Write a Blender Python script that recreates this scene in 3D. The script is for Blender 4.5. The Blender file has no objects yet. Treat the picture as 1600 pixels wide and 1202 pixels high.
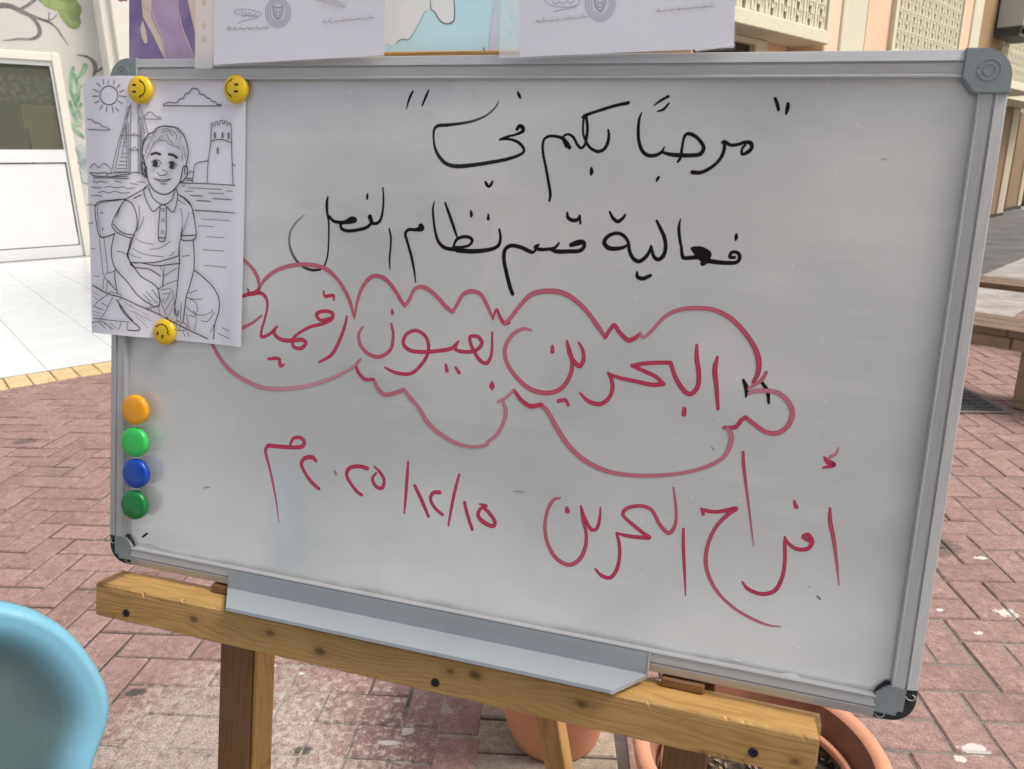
import bpy, math, random
from mathutils import Vector, Matrix
random.seed(7)
R = math.radians
# ------------------------------------------------------------------ camera, world, sun, exposure
SC = bpy.context.scene
COL = SC.collection
CAM_H = 1.22
CR = Vector((0.99994738, -0.00294831, 0.0098257))      # image x (right)
CD = Vector((-0.0102585, -0.2873865, 0.95775976))      # image y (down), negated z below
AX = Vector((0.99994738, -0.01025850, 0.0))
# rows map photo axes (right, down, forward) to the world (x, y, z)
M3 = Matrix(((0.99994738, -0.01025850, 0.0),
             (-0.00294831, -0.28738650, 0.95781016),
             (-0.0098257, -0.95775976, -0.28740162)))
FPX, CX, CY = 1170.0, 800.0, 601.0
O = Vector((0, 0, CAM_H))
cam_d = bpy.data.cameras.new('camera')
cam = bpy.data.objects.new('camera', cam_d)
COL.objects.link(cam)
right = M3 @ Vector((1, 0, 0)); up = M3 @ Vector((0, -1, 0)); back = M3 @ Vector((0, 0, -1))
m = Matrix((right, up, back)).transposed().to_4x4()
m.translation = O
cam.matrix_world = m
cam_d.sensor_width = 36
cam_d.lens = 36 * FPX / 1600
cam_d.clip_start = 0.05
cam_d.clip_end = 800
cam_d.dof.use_dof = True
cam_d.dof.focus_distance = 1.08
cam_d.dof.aperture_fstop = 12.0
SC.camera = cam

SUN_EL, SUN_AZ = R(56), R(103)       # azimuth measured from +Y towards +X
w = bpy.data.worlds.new('World'); SC.world = w; w.use_nodes = True
nt = w.node_tree; nt.nodes.clear()
sky = nt.nodes.new('ShaderNodeTexSky'); sky.sky_type = 'NISHITA'; sky.sun_disc = False
sky.sun_elevation = SUN_EL; sky.sun_rotation = SUN_AZ; sky.air_density = 1.0; sky.dust_density = 3.5; sky.ozone_density = 1.0
bg = nt.nodes.new('ShaderNodeBackground'); bg.inputs[1].default_value = 0.135
ow = nt.nodes.new('ShaderNodeOutputWorld')
hs = nt.nodes.new('ShaderNodeHueSaturation'); hs.inputs['Saturation'].default_value = 0.45
nt.links.new(sky.outputs[0], hs.inputs['Color']); nt.links.new(hs.outputs[0], bg.inputs[0]); nt.links.new(bg.outputs[0], ow.inputs[0])
sl = bpy.data.lights.new('sun', 'SUN'); sl.energy = 1.9; sl.angle = R(24); sl.color = (1.0, 0.95, 0.87)
so = bpy.data.objects.new('sun', sl); COL.objects.link(so)
sd = Vector((math.sin(SUN_AZ) * math.cos(SUN_EL), math.cos(SUN_AZ) * math.cos(SUN_EL), math.sin(SUN_EL)))
so.rotation_euler = sd.to_track_quat('Z', 'Y').to_euler()
so.location = (0, 0, 12)
vs = SC.view_settings
vs.view_transform = 'Standard'; vs.look = 'None'; vs.gamma = 1; vs.use_curve_mapping = False
vs.exposure = 0.45
SC.cycles.max_bounces = 8
SC.cycles.diffuse_bounces = 4
SC.cycles.sample_clamp_indirect = 8

# ------------------------------------------------------------------ helpers
def ray(px, py):
    return M3 @ Vector(((px - CX) / FPX, (py - CY) / FPX, 1.0))
def project(P):
    c = M3.transposed() @ (P - O)
    if c.z <= 0.02: return None
    return (CX + FPX * c.x / c.z, CY + FPX * c.y / c.z, c.z)
def frame(ox, X, Y, N):
    m = Matrix((X, Y, N)).transposed().to_4x4(); m.translation = ox
    return m
class Plane:
    """a plane in the place, with its own axes; at() gives local x, y where a sight line meets it"""
    def __init__(s, T, X, N):
        s.N = N.normalized(); s.X = (X - s.N * X.dot(s.N)).normalized(); s.Y = s.N.cross(s.X); s.T = T
        s.M = frame(T, s.X, s.Y, s.N)
    def at(s, px, py, z=0.0):
        v = ray(px, py); P0 = s.T + s.N * z
        t = (P0 - O).dot(s.N) / v.dot(s.N)
        q = O + v * t - P0
        return q.dot(s.X), q.dot(s.Y)
def ground(px, py, z=0.0):
    v = ray(px, py); t = (z - CAM_H) / v.z
    p = O + v * t
    return p.x, p.y
BOARD = Plane(Vector((-0.44716914, 0.9245833, 1.33296238)), Vector((0.9572864, -0.2871104, -0.0342106)), Vector((-0.27653363, -0.94367127, 0.1816967)))
BW, BH = 0.900, 0.592
WM = {}
def setm(o, W, parent=None):
    WM[o.name] = W
    if parent is not None:
        o.parent = parent
        o.matrix_local = WM[parent.name].inverted() @ W
    else:
        o.matrix_world = W
    return o
def empty(name, W, label=None, cat=None, group=None, kind=None, parent=None):
    o = bpy.data.objects.new(name, None); COL.objects.link(o); o.empty_display_size = 0.05
    setm(o, W, parent); tag(o, label, cat, group, kind)
    return o
def tag(o, label=None, cat=None, group=None, kind=None):
    if label: o['label'] = label
    if cat: o['category'] = cat
    if group: o['group'] = group
    if kind: o['kind'] = kind
    return o
I4 = Matrix.Identity(4)
class MB:
    """collects faces for one mesh"""
    def __init__(s): s.v = []; s.f = []; s.uv = []; s.sm = []; s.ink = []
    def add(s, vs, fs, uvs=None, smooth=False):
        b = len(s.v); s.v += [tuple(p) for p in vs]
        for i, f in enumerate(fs):
            s.f.append([b + k for k in f]); s.sm.append(smooth)
            s.uv.append([uvs[k] for k in f] if uvs else None)
    def box(s, x0, x1, y0, y1, z0, z1, T=None, bev=0.0):
        if bev <= 0:
            vs = [(x, y, z) for z in (z0, z1) for y in (y0, y1) for x in (x0, x1)]
            fs = [(0, 2, 3, 1), (4, 5, 7, 6), (0, 1, 5, 4), (2, 6, 7, 3), (0, 4, 6, 2), (1, 3, 7, 5)]
        else:
            b = bev
            vs = []; idx = {}
            for iz, z in enumerate((z0, z1)):
                for iy, y in enumerate((y0, y1)):
                    for ix, x in enumerate((x0, x1)):
                        sx, sy, sz = (1, -1)[ix], (1, -1)[iy], (1, -1)[iz]
                        for a, p in enumerate(((x, y + sy * b, z + sz * b), (x + sx * b, y, z + sz * b), (x + sx * b, y + sy * b, z))):
                            idx[(ix, iy, iz, a)] = len(vs); vs.append(p)
            fs = []
            for ix in (0, 1):
                q = [idx[(ix, a, c, 0)] for a, c in ((0, 0), (0, 1), (1, 1), (1, 0))]; fs.append(q if ix == 0 else q[::-1])
            for iy in (0, 1):
                q = [idx[(a, iy, c, 1)] for a, c in ((0, 0), (1, 0), (1, 1), (0, 1))]; fs.append(q if iy == 0 else q[::-1])
            for iz in (0, 1):
                q = [idx[(a, c, iz, 2)] for a, c in ((0, 0), (0, 1), (1, 1), (1, 0))]; fs.append(q if iz == 0 else q[::-1])
            for iz in (0, 1):
                for iy in (0, 1):
                    q = [idx[(0, iy, iz, 1)], idx[(1, iy, iz, 1)], idx[(1, iy, iz, 2)], idx[(0, iy, iz, 2)]]
                    fs.append(q if (iy ^ iz) else q[::-1])
                for ix in (0, 1):
                    q = [idx[(ix, 0, iz, 0)], idx[(ix, 1, iz, 0)], idx[(ix, 1, iz, 2)], idx[(ix, 0, iz, 2)]]
                    fs.append(q[::-1] if (ix ^ iz) else q)
            for iy in (0, 1):
                for ix in (0, 1):
                    q = [idx[(ix, iy, 0, 0)], idx[(ix, iy, 1, 0)], idx[(ix, iy, 1, 1)], idx[(ix, iy, 0, 1)]]
                    fs.append(q if (ix ^ iy) else q[::-1])
            for iz in (0, 1):
                for iy in (0, 1):
                    for ix in (0, 1):
                        q = [idx[(ix, iy, iz, a)] for a in range(3)]
                        fs.append(q if (ix + iy + iz) % 2 else q[::-1])
        if T is not None: vs = [T @ Vector(p) for p in vs]
        s.add(vs, fs)
    def prism(s, pts, z0, z1, T=None, bottom=True):
        n = len(pts)
        vs = [(x, y, z0) for x, y in pts] + [(x, y, z1) for x, y in pts]
        fs = [list(range(n, 2 * n))] + ([list(range(n - 1, -1, -1))] if bottom else [])
        fs += [(i, (i + 1) % n, n + (i + 1) % n, n + i) for i in range(n)]
        if T is not None: vs = [T @ Vector(p) for p in vs]
        s.add(vs, fs)
    def lathe(s, prof, n=48, T=None, smooth=True, cap=True):
        vs = []; fs = []
        for r, z in prof:
            for k in range(n):
                a = 2 * math.pi * k / n; vs.append((r * math.cos(a), r * math.sin(a), z))
        for j in range(len(prof) - 1):
            for k in range(n):
                k2 = (k + 1) % n
                fs.append((j * n + k, j * n + k2, (j + 1) * n + k2, (j + 1) * n + k))
        if cap and prof[0][0] > 1e-4: fs.append(list(range(n - 1, -1, -1)))
        if cap and prof[-1][0] > 1e-4: fs.append([(len(prof) - 1) * n + k for k in range(n)])
        if T is not None: vs = [T @ Vector(p) for p in vs]
        s.add(vs, fs, smooth=smooth)
    def tube(s, pts, r, n=10, smooth=True):
        pts = [Vector(p) for p in pts]; vs = []; fs = []
        for i, p in enumerate(pts):
            d = (pts[min(i + 1, len(pts) - 1)] - pts[max(i - 1, 0)]).normalized()
            a = d.cross(Vector((0, 0, 1)));
            if a.length < 0.1: a = d.cross(Vector((1, 0, 0)))
            a.normalize(); b = d.cross(a)
            rr = r[i] if isinstance(r, (list, tuple)) else r
            for k in range(n):
                t = 2 * math.pi * k / n; vs.append(p + a * rr * math.cos(t) + b * rr * math.sin(t))
        for i in range(len(pts) - 1):
            for k in range(n):
                k2 = (k + 1) % n; fs.append((i * n + k, i * n + k2, (i + 1) * n + k2, (i + 1) * n + k))
        fs.append(list(range(n - 1, -1, -1))); fs.append([(len(pts) - 1) * n + k for k in range(n)])
        s.add(vs, fs, smooth=smooth)
    def mesh(s, name, mat):
        me = bpy.data.meshes.new(name); me.from_pydata(s.v, [], s.f)
        if any(s.sm):
            for p, q in zip(me.polygons, s.sm): p.use_smooth = q
        if any(u is not None for u in s.uv):
            ul = me.uv_layers.new(name='UVMap'); k = 0
            for f, u in zip(s.f, s.uv):
                for j in range(len(f)):
                    ul.data[k].uv = u[j] if u else (0, 0); k += 1
        if s.ink and len(s.ink) == len(s.v):
            at = me.attributes.new('ink', 'FLOAT', 'POINT'); at.data.foreach_set('value', s.ink)
        if mat: me.materials.append(mat)
        me.update()
        return me
    def build(s, name, mat, parent=None, W=None, **kw):
        me = s.mesh(name, mat)
        o = bpy.data.objects.new(name, me); COL.objects.link(o)
        if W is None: W = WM[parent.name] if parent is not None else I4
        setm(o, W, parent); tag(o, **kw)
        return o
def copy_obj(src, W, parent=None, **kw):
    o = src.copy(); COL.objects.link(o); o.parent = None
    setm(o, W, parent)
    for k, v in kw.items():
        if v is not None: o[{'cat': 'category'}.get(k, k)] = v
    return o
def fix_normals(o):
    import bmesh
    bm = bmesh.new(); bm.from_mesh(o.data); bmesh.ops.recalc_face_normals(bm, faces=bm.faces); bm.to_mesh(o.data); bm.free()

# ------------------------------------------------------------------ materials
class N:
    def __init__(s, name):
        s.m = bpy.data.materials.new(name); s.m.use_nodes = True; s.t = s.m.node_tree
        s.b = s.t.nodes['Principled BSDF']
    def n(s, typ, **kw):
        x = s.t.nodes.new('ShaderNode' + typ)
        for k, v in kw.items(): setattr(x, k, v)
        return x
    def l(s, a, b): s.t.links.new(a, b)
    def pos(s, kind='object', scale=(1, 1, 1)):
        if kind == 'world': src = s.n('NewGeometry').outputs['Position']
        else: src = s.n('TexCoord').outputs['Object']
        mp = s.n('Mapping'); mp.inputs['Scale'].default_value = scale
        s.l(src, mp.inputs[0]); return mp.outputs[0]
    def noise(s, vec, scale, detail=4, rough=0.55, dist=0.0):
        x = s.n('TexNoise'); x.inputs['Scale'].default_value = scale; x.inputs['Detail'].default_value = detail
        x.inputs['Roughness'].default_value = rough; x.inputs['Distortion'].default_value = dist
        s.l(vec, x.inputs['Vector']); return x.outputs['Fac']
    def ramp(s, fac, stops, interp='LINEAR'):
        x = s.n('ValToRGB'); cr = x.color_ramp; cr.interpolation = interp
        while len(cr.elements) < len(stops): cr.elements.new(0.5)
        for e, (p, c) in zip(cr.elements, stops):
            e.position = p; e.color = (c, c, c, 1) if isinstance(c, (int, float)) else (*c, 1)
        s.l(fac, x.inputs[0]); return x.outputs[0]
    def mix(s, fac, a, b, mode='MIX'):
        x = s.n('Mix', data_type='RGBA', blend_type=mode)
        for sock, v in ((x.inputs[0], fac), (x.inputs[6], a), (x.inputs[7], b)):
            if isinstance(v, bpy.types.NodeSocket): s.l(v, sock)
            elif isinstance(v, (int, float)): sock.default_value = v if sock == x.inputs[0] else (v, v, v, 1)
            else: sock.default_value = (*v, 1)
        return x.outputs[2]
    def math(s, op, a, b=0.5, c=None, clamp=False):
        x = s.n('Math', operation=op); x.use_clamp = clamp
        for i, v in enumerate((a, b, c)):
            if v is None: continue
            if isinstance(v, bpy.types.NodeSocket): s.l(v, x.inputs[i])
            else: x.inputs[i].default_value = v
        return x.outputs[0]
    def col(s, v):
        if isinstance(v, bpy.types.NodeSocket): s.l(v, s.b.inputs['Base Color'])
        else: s.b.inputs['Base Color'].default_value = (*v, 1)
    def rough(s, v):
        if isinstance(v, bpy.types.NodeSocket): s.l(v, s.b.inputs['Roughness'])
        else: s.b.inputs['Roughness'].default_value = v
    def bump(s, h, strength=0.3, dist=0.002):
        x = s.n('Bump'); x.inputs['Strength'].default_value = strength; x.inputs['Distance'].default_value = dist
        s.l(h, x.inputs['Height']); s.l(x.outputs[0], s.b.inputs['Normal'])
def simple(name, col, rough=0.5, var=0.12, scale=20, metal=0.0, bump=0.0, spec=None, kind='object', bscale=None, stretch=(1, 1, 1)):
    n = N(name); v = n.pos(kind, stretch)
    f = n.noise(v, scale, 5)
    dark = tuple(c * (1 - var) for c in col); light = tuple(min(1, c * (1 + var * .6)) for c in col)
    n.col(n.ramp(f, [(0.3, dark), (0.7, light)]))
    n.rough(n.ramp(f, [(0.2, max(0, rough - .08)), (0.8, min(1, rough + .08))]))
    n.b.inputs['Metallic'].default_value = metal
    if spec is not None: n.b.inputs['Specular IOR Level'].default_value = spec
    if bump: n.bump(n.noise(v, bscale or scale * 6, 3), bump, 0.001)
    return n.m
def wood(name, light, dark, knot=(0.08, 0.03, 0.012), knots=True, rough=0.55):
    n = N(name)
    warp = n.noise(n.pos('object', (3, 14, 14)), 1.6, 3, 0.5)
    oc = n.n('TexCoord').outputs['Object']; sp = n.n('SeparateXYZ'); n.l(oc, sp.inputs[0])
    # year rings seen lengthways: distance from the pith, warped a little
    ry = n.math('ADD', n.math('MULTIPLY', sp.outputs[1], 1.0), n.math('MULTIPLY', warp, 0.055))
    rz = n.math('ADD', n.math('MULTIPLY', sp.outputs[2], 1.0), 0.035)
    rad = n.math('SQRT', n.math('ADD', n.math('MULTIPLY', ry, ry), n.math('MULTIPLY', rz, rz)))
    ring = n.math('SINE', n.math('MULTIPLY', rad, 1050.0))
    ring = n.ramp(n.math('ADD', n.math('MULTIPLY', ring, 0.5), 0.5), [(0.35, 1.0), (0.85, 0.45), (1.0, 0.2)])
    fib = n.noise(n.pos('object', (6, 240, 240)), 3.0, 4, 0.65)
    blot = n.noise(n.pos('object', (5, 16, 16)), 1.8, 4, 0.6)
    f = n.math('ADD', n.math('MULTIPLY', ring, 0.15), n.math('ADD', n.math('MULTIPLY', fib, 0.42), n.math('MULTIPLY', blot, 0.52)))
    c = n.ramp(f, [(0.34, dark), (0.74, light)])
    if knots:
        vo = n.n('TexVoronoi', voronoi_dimensions='2D'); vo.inputs['Scale'].default_value = 11.0
        n.l(n.pos('object', (1.0, 1.5, 1.5)), vo.inputs['Vector'])
        kc = n.n('SeparateXYZ'); n.l(vo.outputs['Color'], kc.inputs[0])
        k = n.ramp(n.math('ADD', n.math('ADD', vo.outputs['Distance'], n.math('MULTIPLY', kc.outputs[0], 0.05)), n.math('MULTIPLY', n.math('SUBTRACT', n.noise(n.pos('object', (1, 1, 1)), 90, 3), 0.5), 0.07)), [(0.05, 1.0), (0.075, 0.7), (0.11, 0.2), (0.22, 0.0)])
        c = n.mix(n.math('MULTIPLY', k, 0.85), c, knot)
    n.col(c); n.rough(rough)
    n.bump(n.math('ADD', fib, n.math('MULTIPLY', ring, .3)), 0.35, 0.0012)
    return n.m
def brick_mat(name, a, b, world_stain=True, island=True):
    """paver: colour differs brick by brick, grit, worn patches, dried plaster splashes where they lie on the ground"""
    n = N(name)
    p = n.pos('world')
    oi = n.n('ObjectInfo').outputs['Random']
    gi = n.n('NewGeometry').outputs['Random Per Island']
    r = n.math('FRACT', n.math('ADD', oi, n.math('MULTIPLY', gi, 3.7)))
    c = n.mix(r, a, b)
    g1 = n.noise(p, 9, 6, 0.6); g2 = n.noise(p, 260, 3, 0.6); g3 = n.noise(p, 45, 5, 0.7)
    c = n.mix(n.ramp(g1, [(0.35, 0.0), (0.7, 0.45)]), c, tuple(x * 1.25 + .03 for x in b))
    c = n.mix(n.ramp(g3, [(0.45, 0.0), (0.70, 0.7)]), c, tuple(x * .58 for x in a))
    g4 = n.noise(p, 24, 6, 0.75, 0.4); c = n.mix(n.ramp(g4, [(0.52, 0.0), (0.66, 0.55)]), c, tuple(min(1, x * 1.35 + .05) for x in b))
    c = n.mix(n.ramp(g2, [(0.3, 0.75), (0.55, 0.0)]), c, tuple(x * .6 for x in a))
    c = n.mix(n.ramp(g2, [(0.62, 0.0), (0.75, 0.35)]), c, tuple(min(1, x * 1.5 + .08) for x in b))
    if world_stain:
        sep = n.n('SeparateXYZ'); n.l(p, sep.inputs[0])
        def blob(cx, cy, rx, ry):
            dx = n.math('DIVIDE', n.math('SUBTRACT', sep.outputs[0], cx), rx); dy = n.math('DIVIDE', n.math('SUBTRACT', sep.outputs[1], cy), ry)
            return n.math('ADD', n.math('MULTIPLY', dx, dx), n.math('MULTIPLY', dy, dy))
        d = n.math('MINIMUM', blob(-0.66, 1.32, 0.30, 0.34), blob(-0.50, 1.18, 0.36, 0.16))
        edge = n.math('ADD', d, n.math('MULTIPLY', n.math('SUBTRACT', g3, 0.5), 3.2))
        sp = n.noise(p, 42, 6, 0.72, 0.3)
        st = n.math('MULTIPLY', n.ramp(edge, [(0.45, 1.0), (1.35, 0.0)]), n.ramp(sp, [(0.36, 0.0), (0.50, 1.0)]))
        c = n.mix(n.math('MULTIPLY', st, 0.82), c, n.ramp(g2, [(0.35, (0.26, 0.21, 0.18)), (0.6, (0.50, 0.44, 0.38))]))
        d2 = n.ramp(n.math('ADD', blob(-0.40, 1.30, 0.22, 0.30), n.math('MULTIPLY', n.math('SUBTRACT', g3, 0.5), 3.0)), [(0.7, 1.0), (1.4, 0.0)])
        vo = n.n('TexVoronoi'); vo.inputs['Scale'].default_value = 60; n.l(p, vo.inputs['Vector'])
        d2 = n.math('MULTIPLY', d2, n.ramp(n.noise(p, 55, 5, 0.75, 0.4), [(0.52, 0.0), (0.58, 0.8)]))
        c = n.mix(d2, c, (0.55, 0.47, 0.42))
        # flecks of white paint, scattered
        vo2 = n.n('TexVoronoi'); vo2.inputs['Scale'].default_value = 7.0; n.l(p, vo2.inputs['Vector'])
        rc = n.n('SeparateXYZ'); n.l(vo2.outputs['Color'], rc.inputs[0])
        wob = n.math('ADD', n.math('ADD', vo2.outputs['Distance'], n.math('MULTIPLY', rc.outputs[0], 0.13)), n.math('MULTIPLY', n.math('SUBTRACT', n.noise(p, 70, 3), 0.5), 0.13))
        c = n.mix(n.ramp(wob, [(0.055, 0.9), (0.075, 0.0)]), c, (0.70, 0.68, 0.64))
        vo3 = n.n('TexVoronoi'); vo3.inputs['Scale'].default_value = 2.3; n.l(p, vo3.inputs['Vector'])
        w3 = n.math('ADD', vo3.outputs['Distance'], n.math('MULTIPLY', n.math('SUBTRACT', n.noise(p, 60, 4, 0.8), 0.5), 0.16))
        c = n.mix(n.ramp(w3, [(0.045, 0.85), (0.06, 0.0)]), c, (0.66, 0.64, 0.6))
        vo4 = n.n('TexVoronoi'); vo4.inputs['Scale'].default_value = 3.1; n.l(n.pos('world', (1, 1, 1)), vo4.inputs['Vector'])
        def spot(c, cx, cy, rx, ry, colr, k, wob=1.6, soft=.5):
            d_ = n.math('ADD', blob(cx, cy, rx, ry), n.math('MULTIPLY', n.math('SUBTRACT', n.noise(p, 55, 4, 0.7), 0.5), wob * 2))
            return n.mix(n.ramp(d_, [(max(0, 1 - soft), k), (1 + soft, 0.0)]), c, colr)
        for (qx, qy, r1_, r2_) in ((1460, 855, .09, .07), (212, 1082, .030, .016), (475, 1172, .022, .014), (40, 690, .06, .05)):
            gx, gy = ground(qx, qy); c = spot(c, gx, gy, r1_, r2_, (0.055, 0.055, 0.05), .6 if r1_ > .05 else .9, 1.3, .55)
        for (qx, qy, r1_, r2_) in ((1572, 958, .035, .022), (1530, 990, .012, .008), (1522, 1172, .035, .02), (1500, 1186, .014, .010), (1468, 954, .012, .008), (1533, 872, .022, .010), (638, 1140, .016, .018), (610, 1162, .03, .008), (470, 1052, .010, .006), (424, 1040, .012, .012)):
            gx, gy = ground(qx, qy); c = spot(c, gx, gy, r1_, r2_, (0.68, 0.65, 0.60), .85, 2.0, .45)
        # dark mossy or oily spots
        oil = n.ramp(n.noise(n.pos('world', (1.0, 1.3, 1)), 2.3, 5, 0.6), [(0.60, 0.0), (0.72, 0.35)])
        c = n.mix(oil, c, (0.13, 0.115, 0.10))
    n.col(c); n.rough(0.85)
    n.bump(n.math('ADD', g2, n.math('MULTIPLY', g3, 1.5)), 0.55, 0.0025)
    return n.m
M = {}
M['brick'] = brick_mat('red_paver', (0.255, 0.156, 0.136), (0.375, 0.242, 0.210))
M['brick_y'] = brick_mat('yellow_paver', (0.66, 0.46, 0.22), (0.74, 0.56, 0.30), world_stain=False)
M['brick_tan'] = brick_mat('tan_paver', (0.33, 0.28, 0.22), (0.40, 0.34, 0.26), world_stain=False)
n = N('joint_sand'); p = n.pos('world'); f = n.noise(p, 2.5, 5, 0.6); g = n.noise(p, 160, 4, 0.7)
c = n.ramp(f, [(0.40, (0.075, 0.062, 0.054)), (0.56, (0.15, 0.125, 0.11)), (0.68, (0.34, 0.30, 0.26))])
sx = n.n('SeparateXYZ'); n.l(p, sx.inputs[0])
c = n.mix(n.math('MULTIPLY', n.ramp(sx.outputs[0], [(0.45, 0.0), (0.9, 1.0)]), 0.55), c, (0.42, 0.37, 0.33))
c = n.mix(n.ramp(g, [(0.35, 0.5), (0.6, 0.0)]), c, (0.05, 0.045, 0.04))
def blob2(cx, cy, rx, ry):
    dx = n.math('DIVIDE', n.math('SUBTRACT', sx.outputs[0], cx), rx); dy = n.math('DIVIDE', n.math('SUBTRACT', sx.outputs[1], cy), ry)
    return n.math('ADD', n.math('MULTIPLY', dx, dx), n.math('MULTIPLY', dy, dy))
dd_ = n.math('MINIMUM', blob2(-0.66, 1.32, 0.34, 0.36), blob2(-0.45, 1.22, 0.42, 0.26))
c = n.mix(n.math('MULTIPLY', n.ramp(n.math('ADD', dd_, n.math('MULTIPLY', n.math('SUBTRACT', n.noise(p, 30, 5, 0.7), 0.5), 2.5)), [(0.6, 1.0), (1.3, 0.0)]), n.ramp(n.noise(p, 42, 5, 0.7), [(0.4, 0.3), (0.55, 1.0)])), c, (0.44, 0.38, 0.33))
n.col(c); n.rough(0.95); n.bump(g, 0.8, 0.004); M['joint'] = n.m
M['tile'] = simple('white_tile', (0.78, 0.80, 0.80), 0.22, 0.05, 3, kind='world')
M['tile_joint'] = simple('tile_grout', (0.42, 0.42, 0.41), 0.9, 0.2, 30, kind='world')
def concrete(name, a, b, sc=4):
    n = N(name); p = n.pos('world')
    f = n.noise(p, sc, 8, 0.68); g = n.noise(p, 60, 4, 0.7)
    c = n.ramp(f, [(0.35, a), (0.65, b)])
    c = n.mix(n.ramp(g, [(0.4, 0.4), (0.6, 0.0)]), c, tuple(x * .6 for x in a))
    n.col(c); n.rough(0.9); n.bump(g, 0.6, 0.006); return n.m
M['concrete'] = concrete('rough_concrete', (0.26, 0.235, 0.22), (0.50, 0.475, 0.45))
M['ground'] = concrete('earth', (0.28, 0.24, 0.20), (0.36, 0.32, 0.28), 1.5)
M['alu'] = simple('brushed_aluminium', (0.48, 0.48, 0.485), 0.36, 0.10, 30, metal=0.3, stretch=(1, 30, 30))
M['alu_dark'] = simple('frame_groove', (0.16, 0.16, 0.17), 0.5, 0.05)
M['tray'] = simple('tray_metal', (0.345, 0.375, 0.40), 0.42, 0.05, 8, metal=0.15)
M['cap'] = simple('grey_plastic_cap', (0.22, 0.25, 0.26), 0.45, 0.10, 60, bump=0.2)
M['black_plastic'] = simple('black_plastic', (0.018, 0.018, 0.02), 0.5, 0.2)
M['pine'] = wood('pine_varnish', (0.55, 0.325, 0.105), (0.29, 0.155, 0.042), knot=(0.09, 0.032, 0.012))
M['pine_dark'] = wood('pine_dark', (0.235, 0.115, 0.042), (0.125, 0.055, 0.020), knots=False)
M['pine_pale'] = wood('pine_pale', (0.62, 0.42, 0.2), (0.42, 0.24, 0.09), knots=False)
M['old_wood'] = wood('weathered_wood', (0.40, 0.29, 0.19), (0.15, 0.095, 0.055), knots=True)
M['seat_wood'] = wood('worn_seat_wood', (0.24, 0.165, 0.105), (0.09, 0.055, 0.032))
M['screw'] = simple('screw', (0.02, 0.02, 0.025), 0.4, 0.2, metal=0.5)
M['paper'] = simple('paper', (0.78, 0.76, 0.84), 0.6, 0.02, 6)
M['peach'] = simple('peach_paint', (0.82, 0.56, 0.37), 0.8, 0.06, 2, kind='world', bump=0.1)
M['peach_pale'] = simple('pale_peach_paint', (0.84, 0.62, 0.46), 0.8, 0.05, 2, kind='world')
M['peach_deep'] = simple('ochre_paint', (0.36, 0.235, 0.12), 0.8, 0.08, 2, kind='world', bump=0.1)
M['cream'] = simple('cream_paint', (0.70, 0.655, 0.50), 0.75, 0.05, 3, kind='world')
M['cream_block'] = simple('cream_screen_block', (0.72, 0.68, 0.51), 0.8, 0.08, 25, bump=0.2)
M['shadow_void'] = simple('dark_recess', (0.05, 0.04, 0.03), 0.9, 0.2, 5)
M['white_paint'] = simple('white_gloss_paint', (0.83, 0.84, 0.84), 0.35, 0.03, 4)
M['wall'] = simple('mural_wall', (0.62, 0.60, 0.56), 0.8, 0.07, 1.5, kind='world', bump=0.1)
M['wall_cream'] = simple('pale_wall', (0.82, 0.79, 0.70), 0.8, 0.04, 2, kind='world')
M['terracotta'] = simple('terracotta', (0.68, 0.31, 0.18), 0.62, 0.14, 14, bump=0.15)
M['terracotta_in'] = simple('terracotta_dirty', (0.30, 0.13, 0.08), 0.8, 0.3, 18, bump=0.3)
M['iron'] = simple('cast_iron', (0.055, 0.06, 0.058), 0.6, 0.4, 30, bump=0.5)
M['ac'] = simple('ac_casing', (0.46, 0.50, 0.49), 0.5, 0.05)
# blue chair
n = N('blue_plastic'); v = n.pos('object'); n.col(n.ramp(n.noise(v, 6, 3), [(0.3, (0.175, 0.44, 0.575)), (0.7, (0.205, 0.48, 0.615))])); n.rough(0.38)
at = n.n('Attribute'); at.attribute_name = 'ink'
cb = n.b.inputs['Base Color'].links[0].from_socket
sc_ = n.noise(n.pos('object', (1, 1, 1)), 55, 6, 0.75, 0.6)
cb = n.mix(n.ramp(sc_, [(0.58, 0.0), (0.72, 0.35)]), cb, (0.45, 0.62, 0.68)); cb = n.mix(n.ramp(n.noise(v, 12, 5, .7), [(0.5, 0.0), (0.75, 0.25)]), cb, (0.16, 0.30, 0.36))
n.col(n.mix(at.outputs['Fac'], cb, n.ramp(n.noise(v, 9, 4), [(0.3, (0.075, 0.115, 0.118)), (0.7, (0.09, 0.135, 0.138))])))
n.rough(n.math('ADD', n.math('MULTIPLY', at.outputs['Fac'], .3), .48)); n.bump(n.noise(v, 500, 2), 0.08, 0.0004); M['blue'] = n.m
n = N('soil'); v = n.pos('world'); f = n.noise(v, 70, 6, 0.75)
n.col(n.ramp(f, [(0.35, (0.02, 0.014, 0.01)), (0.55, (0.08, 0.055, 0.035)), (0.68, (0.30, 0.23, 0.15)), (0.75, (0.5, 0.45, 0.36))])); n.rough(0.95); n.bump(f, 1.0, 0.01); M['soil'] = n.m
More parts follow.
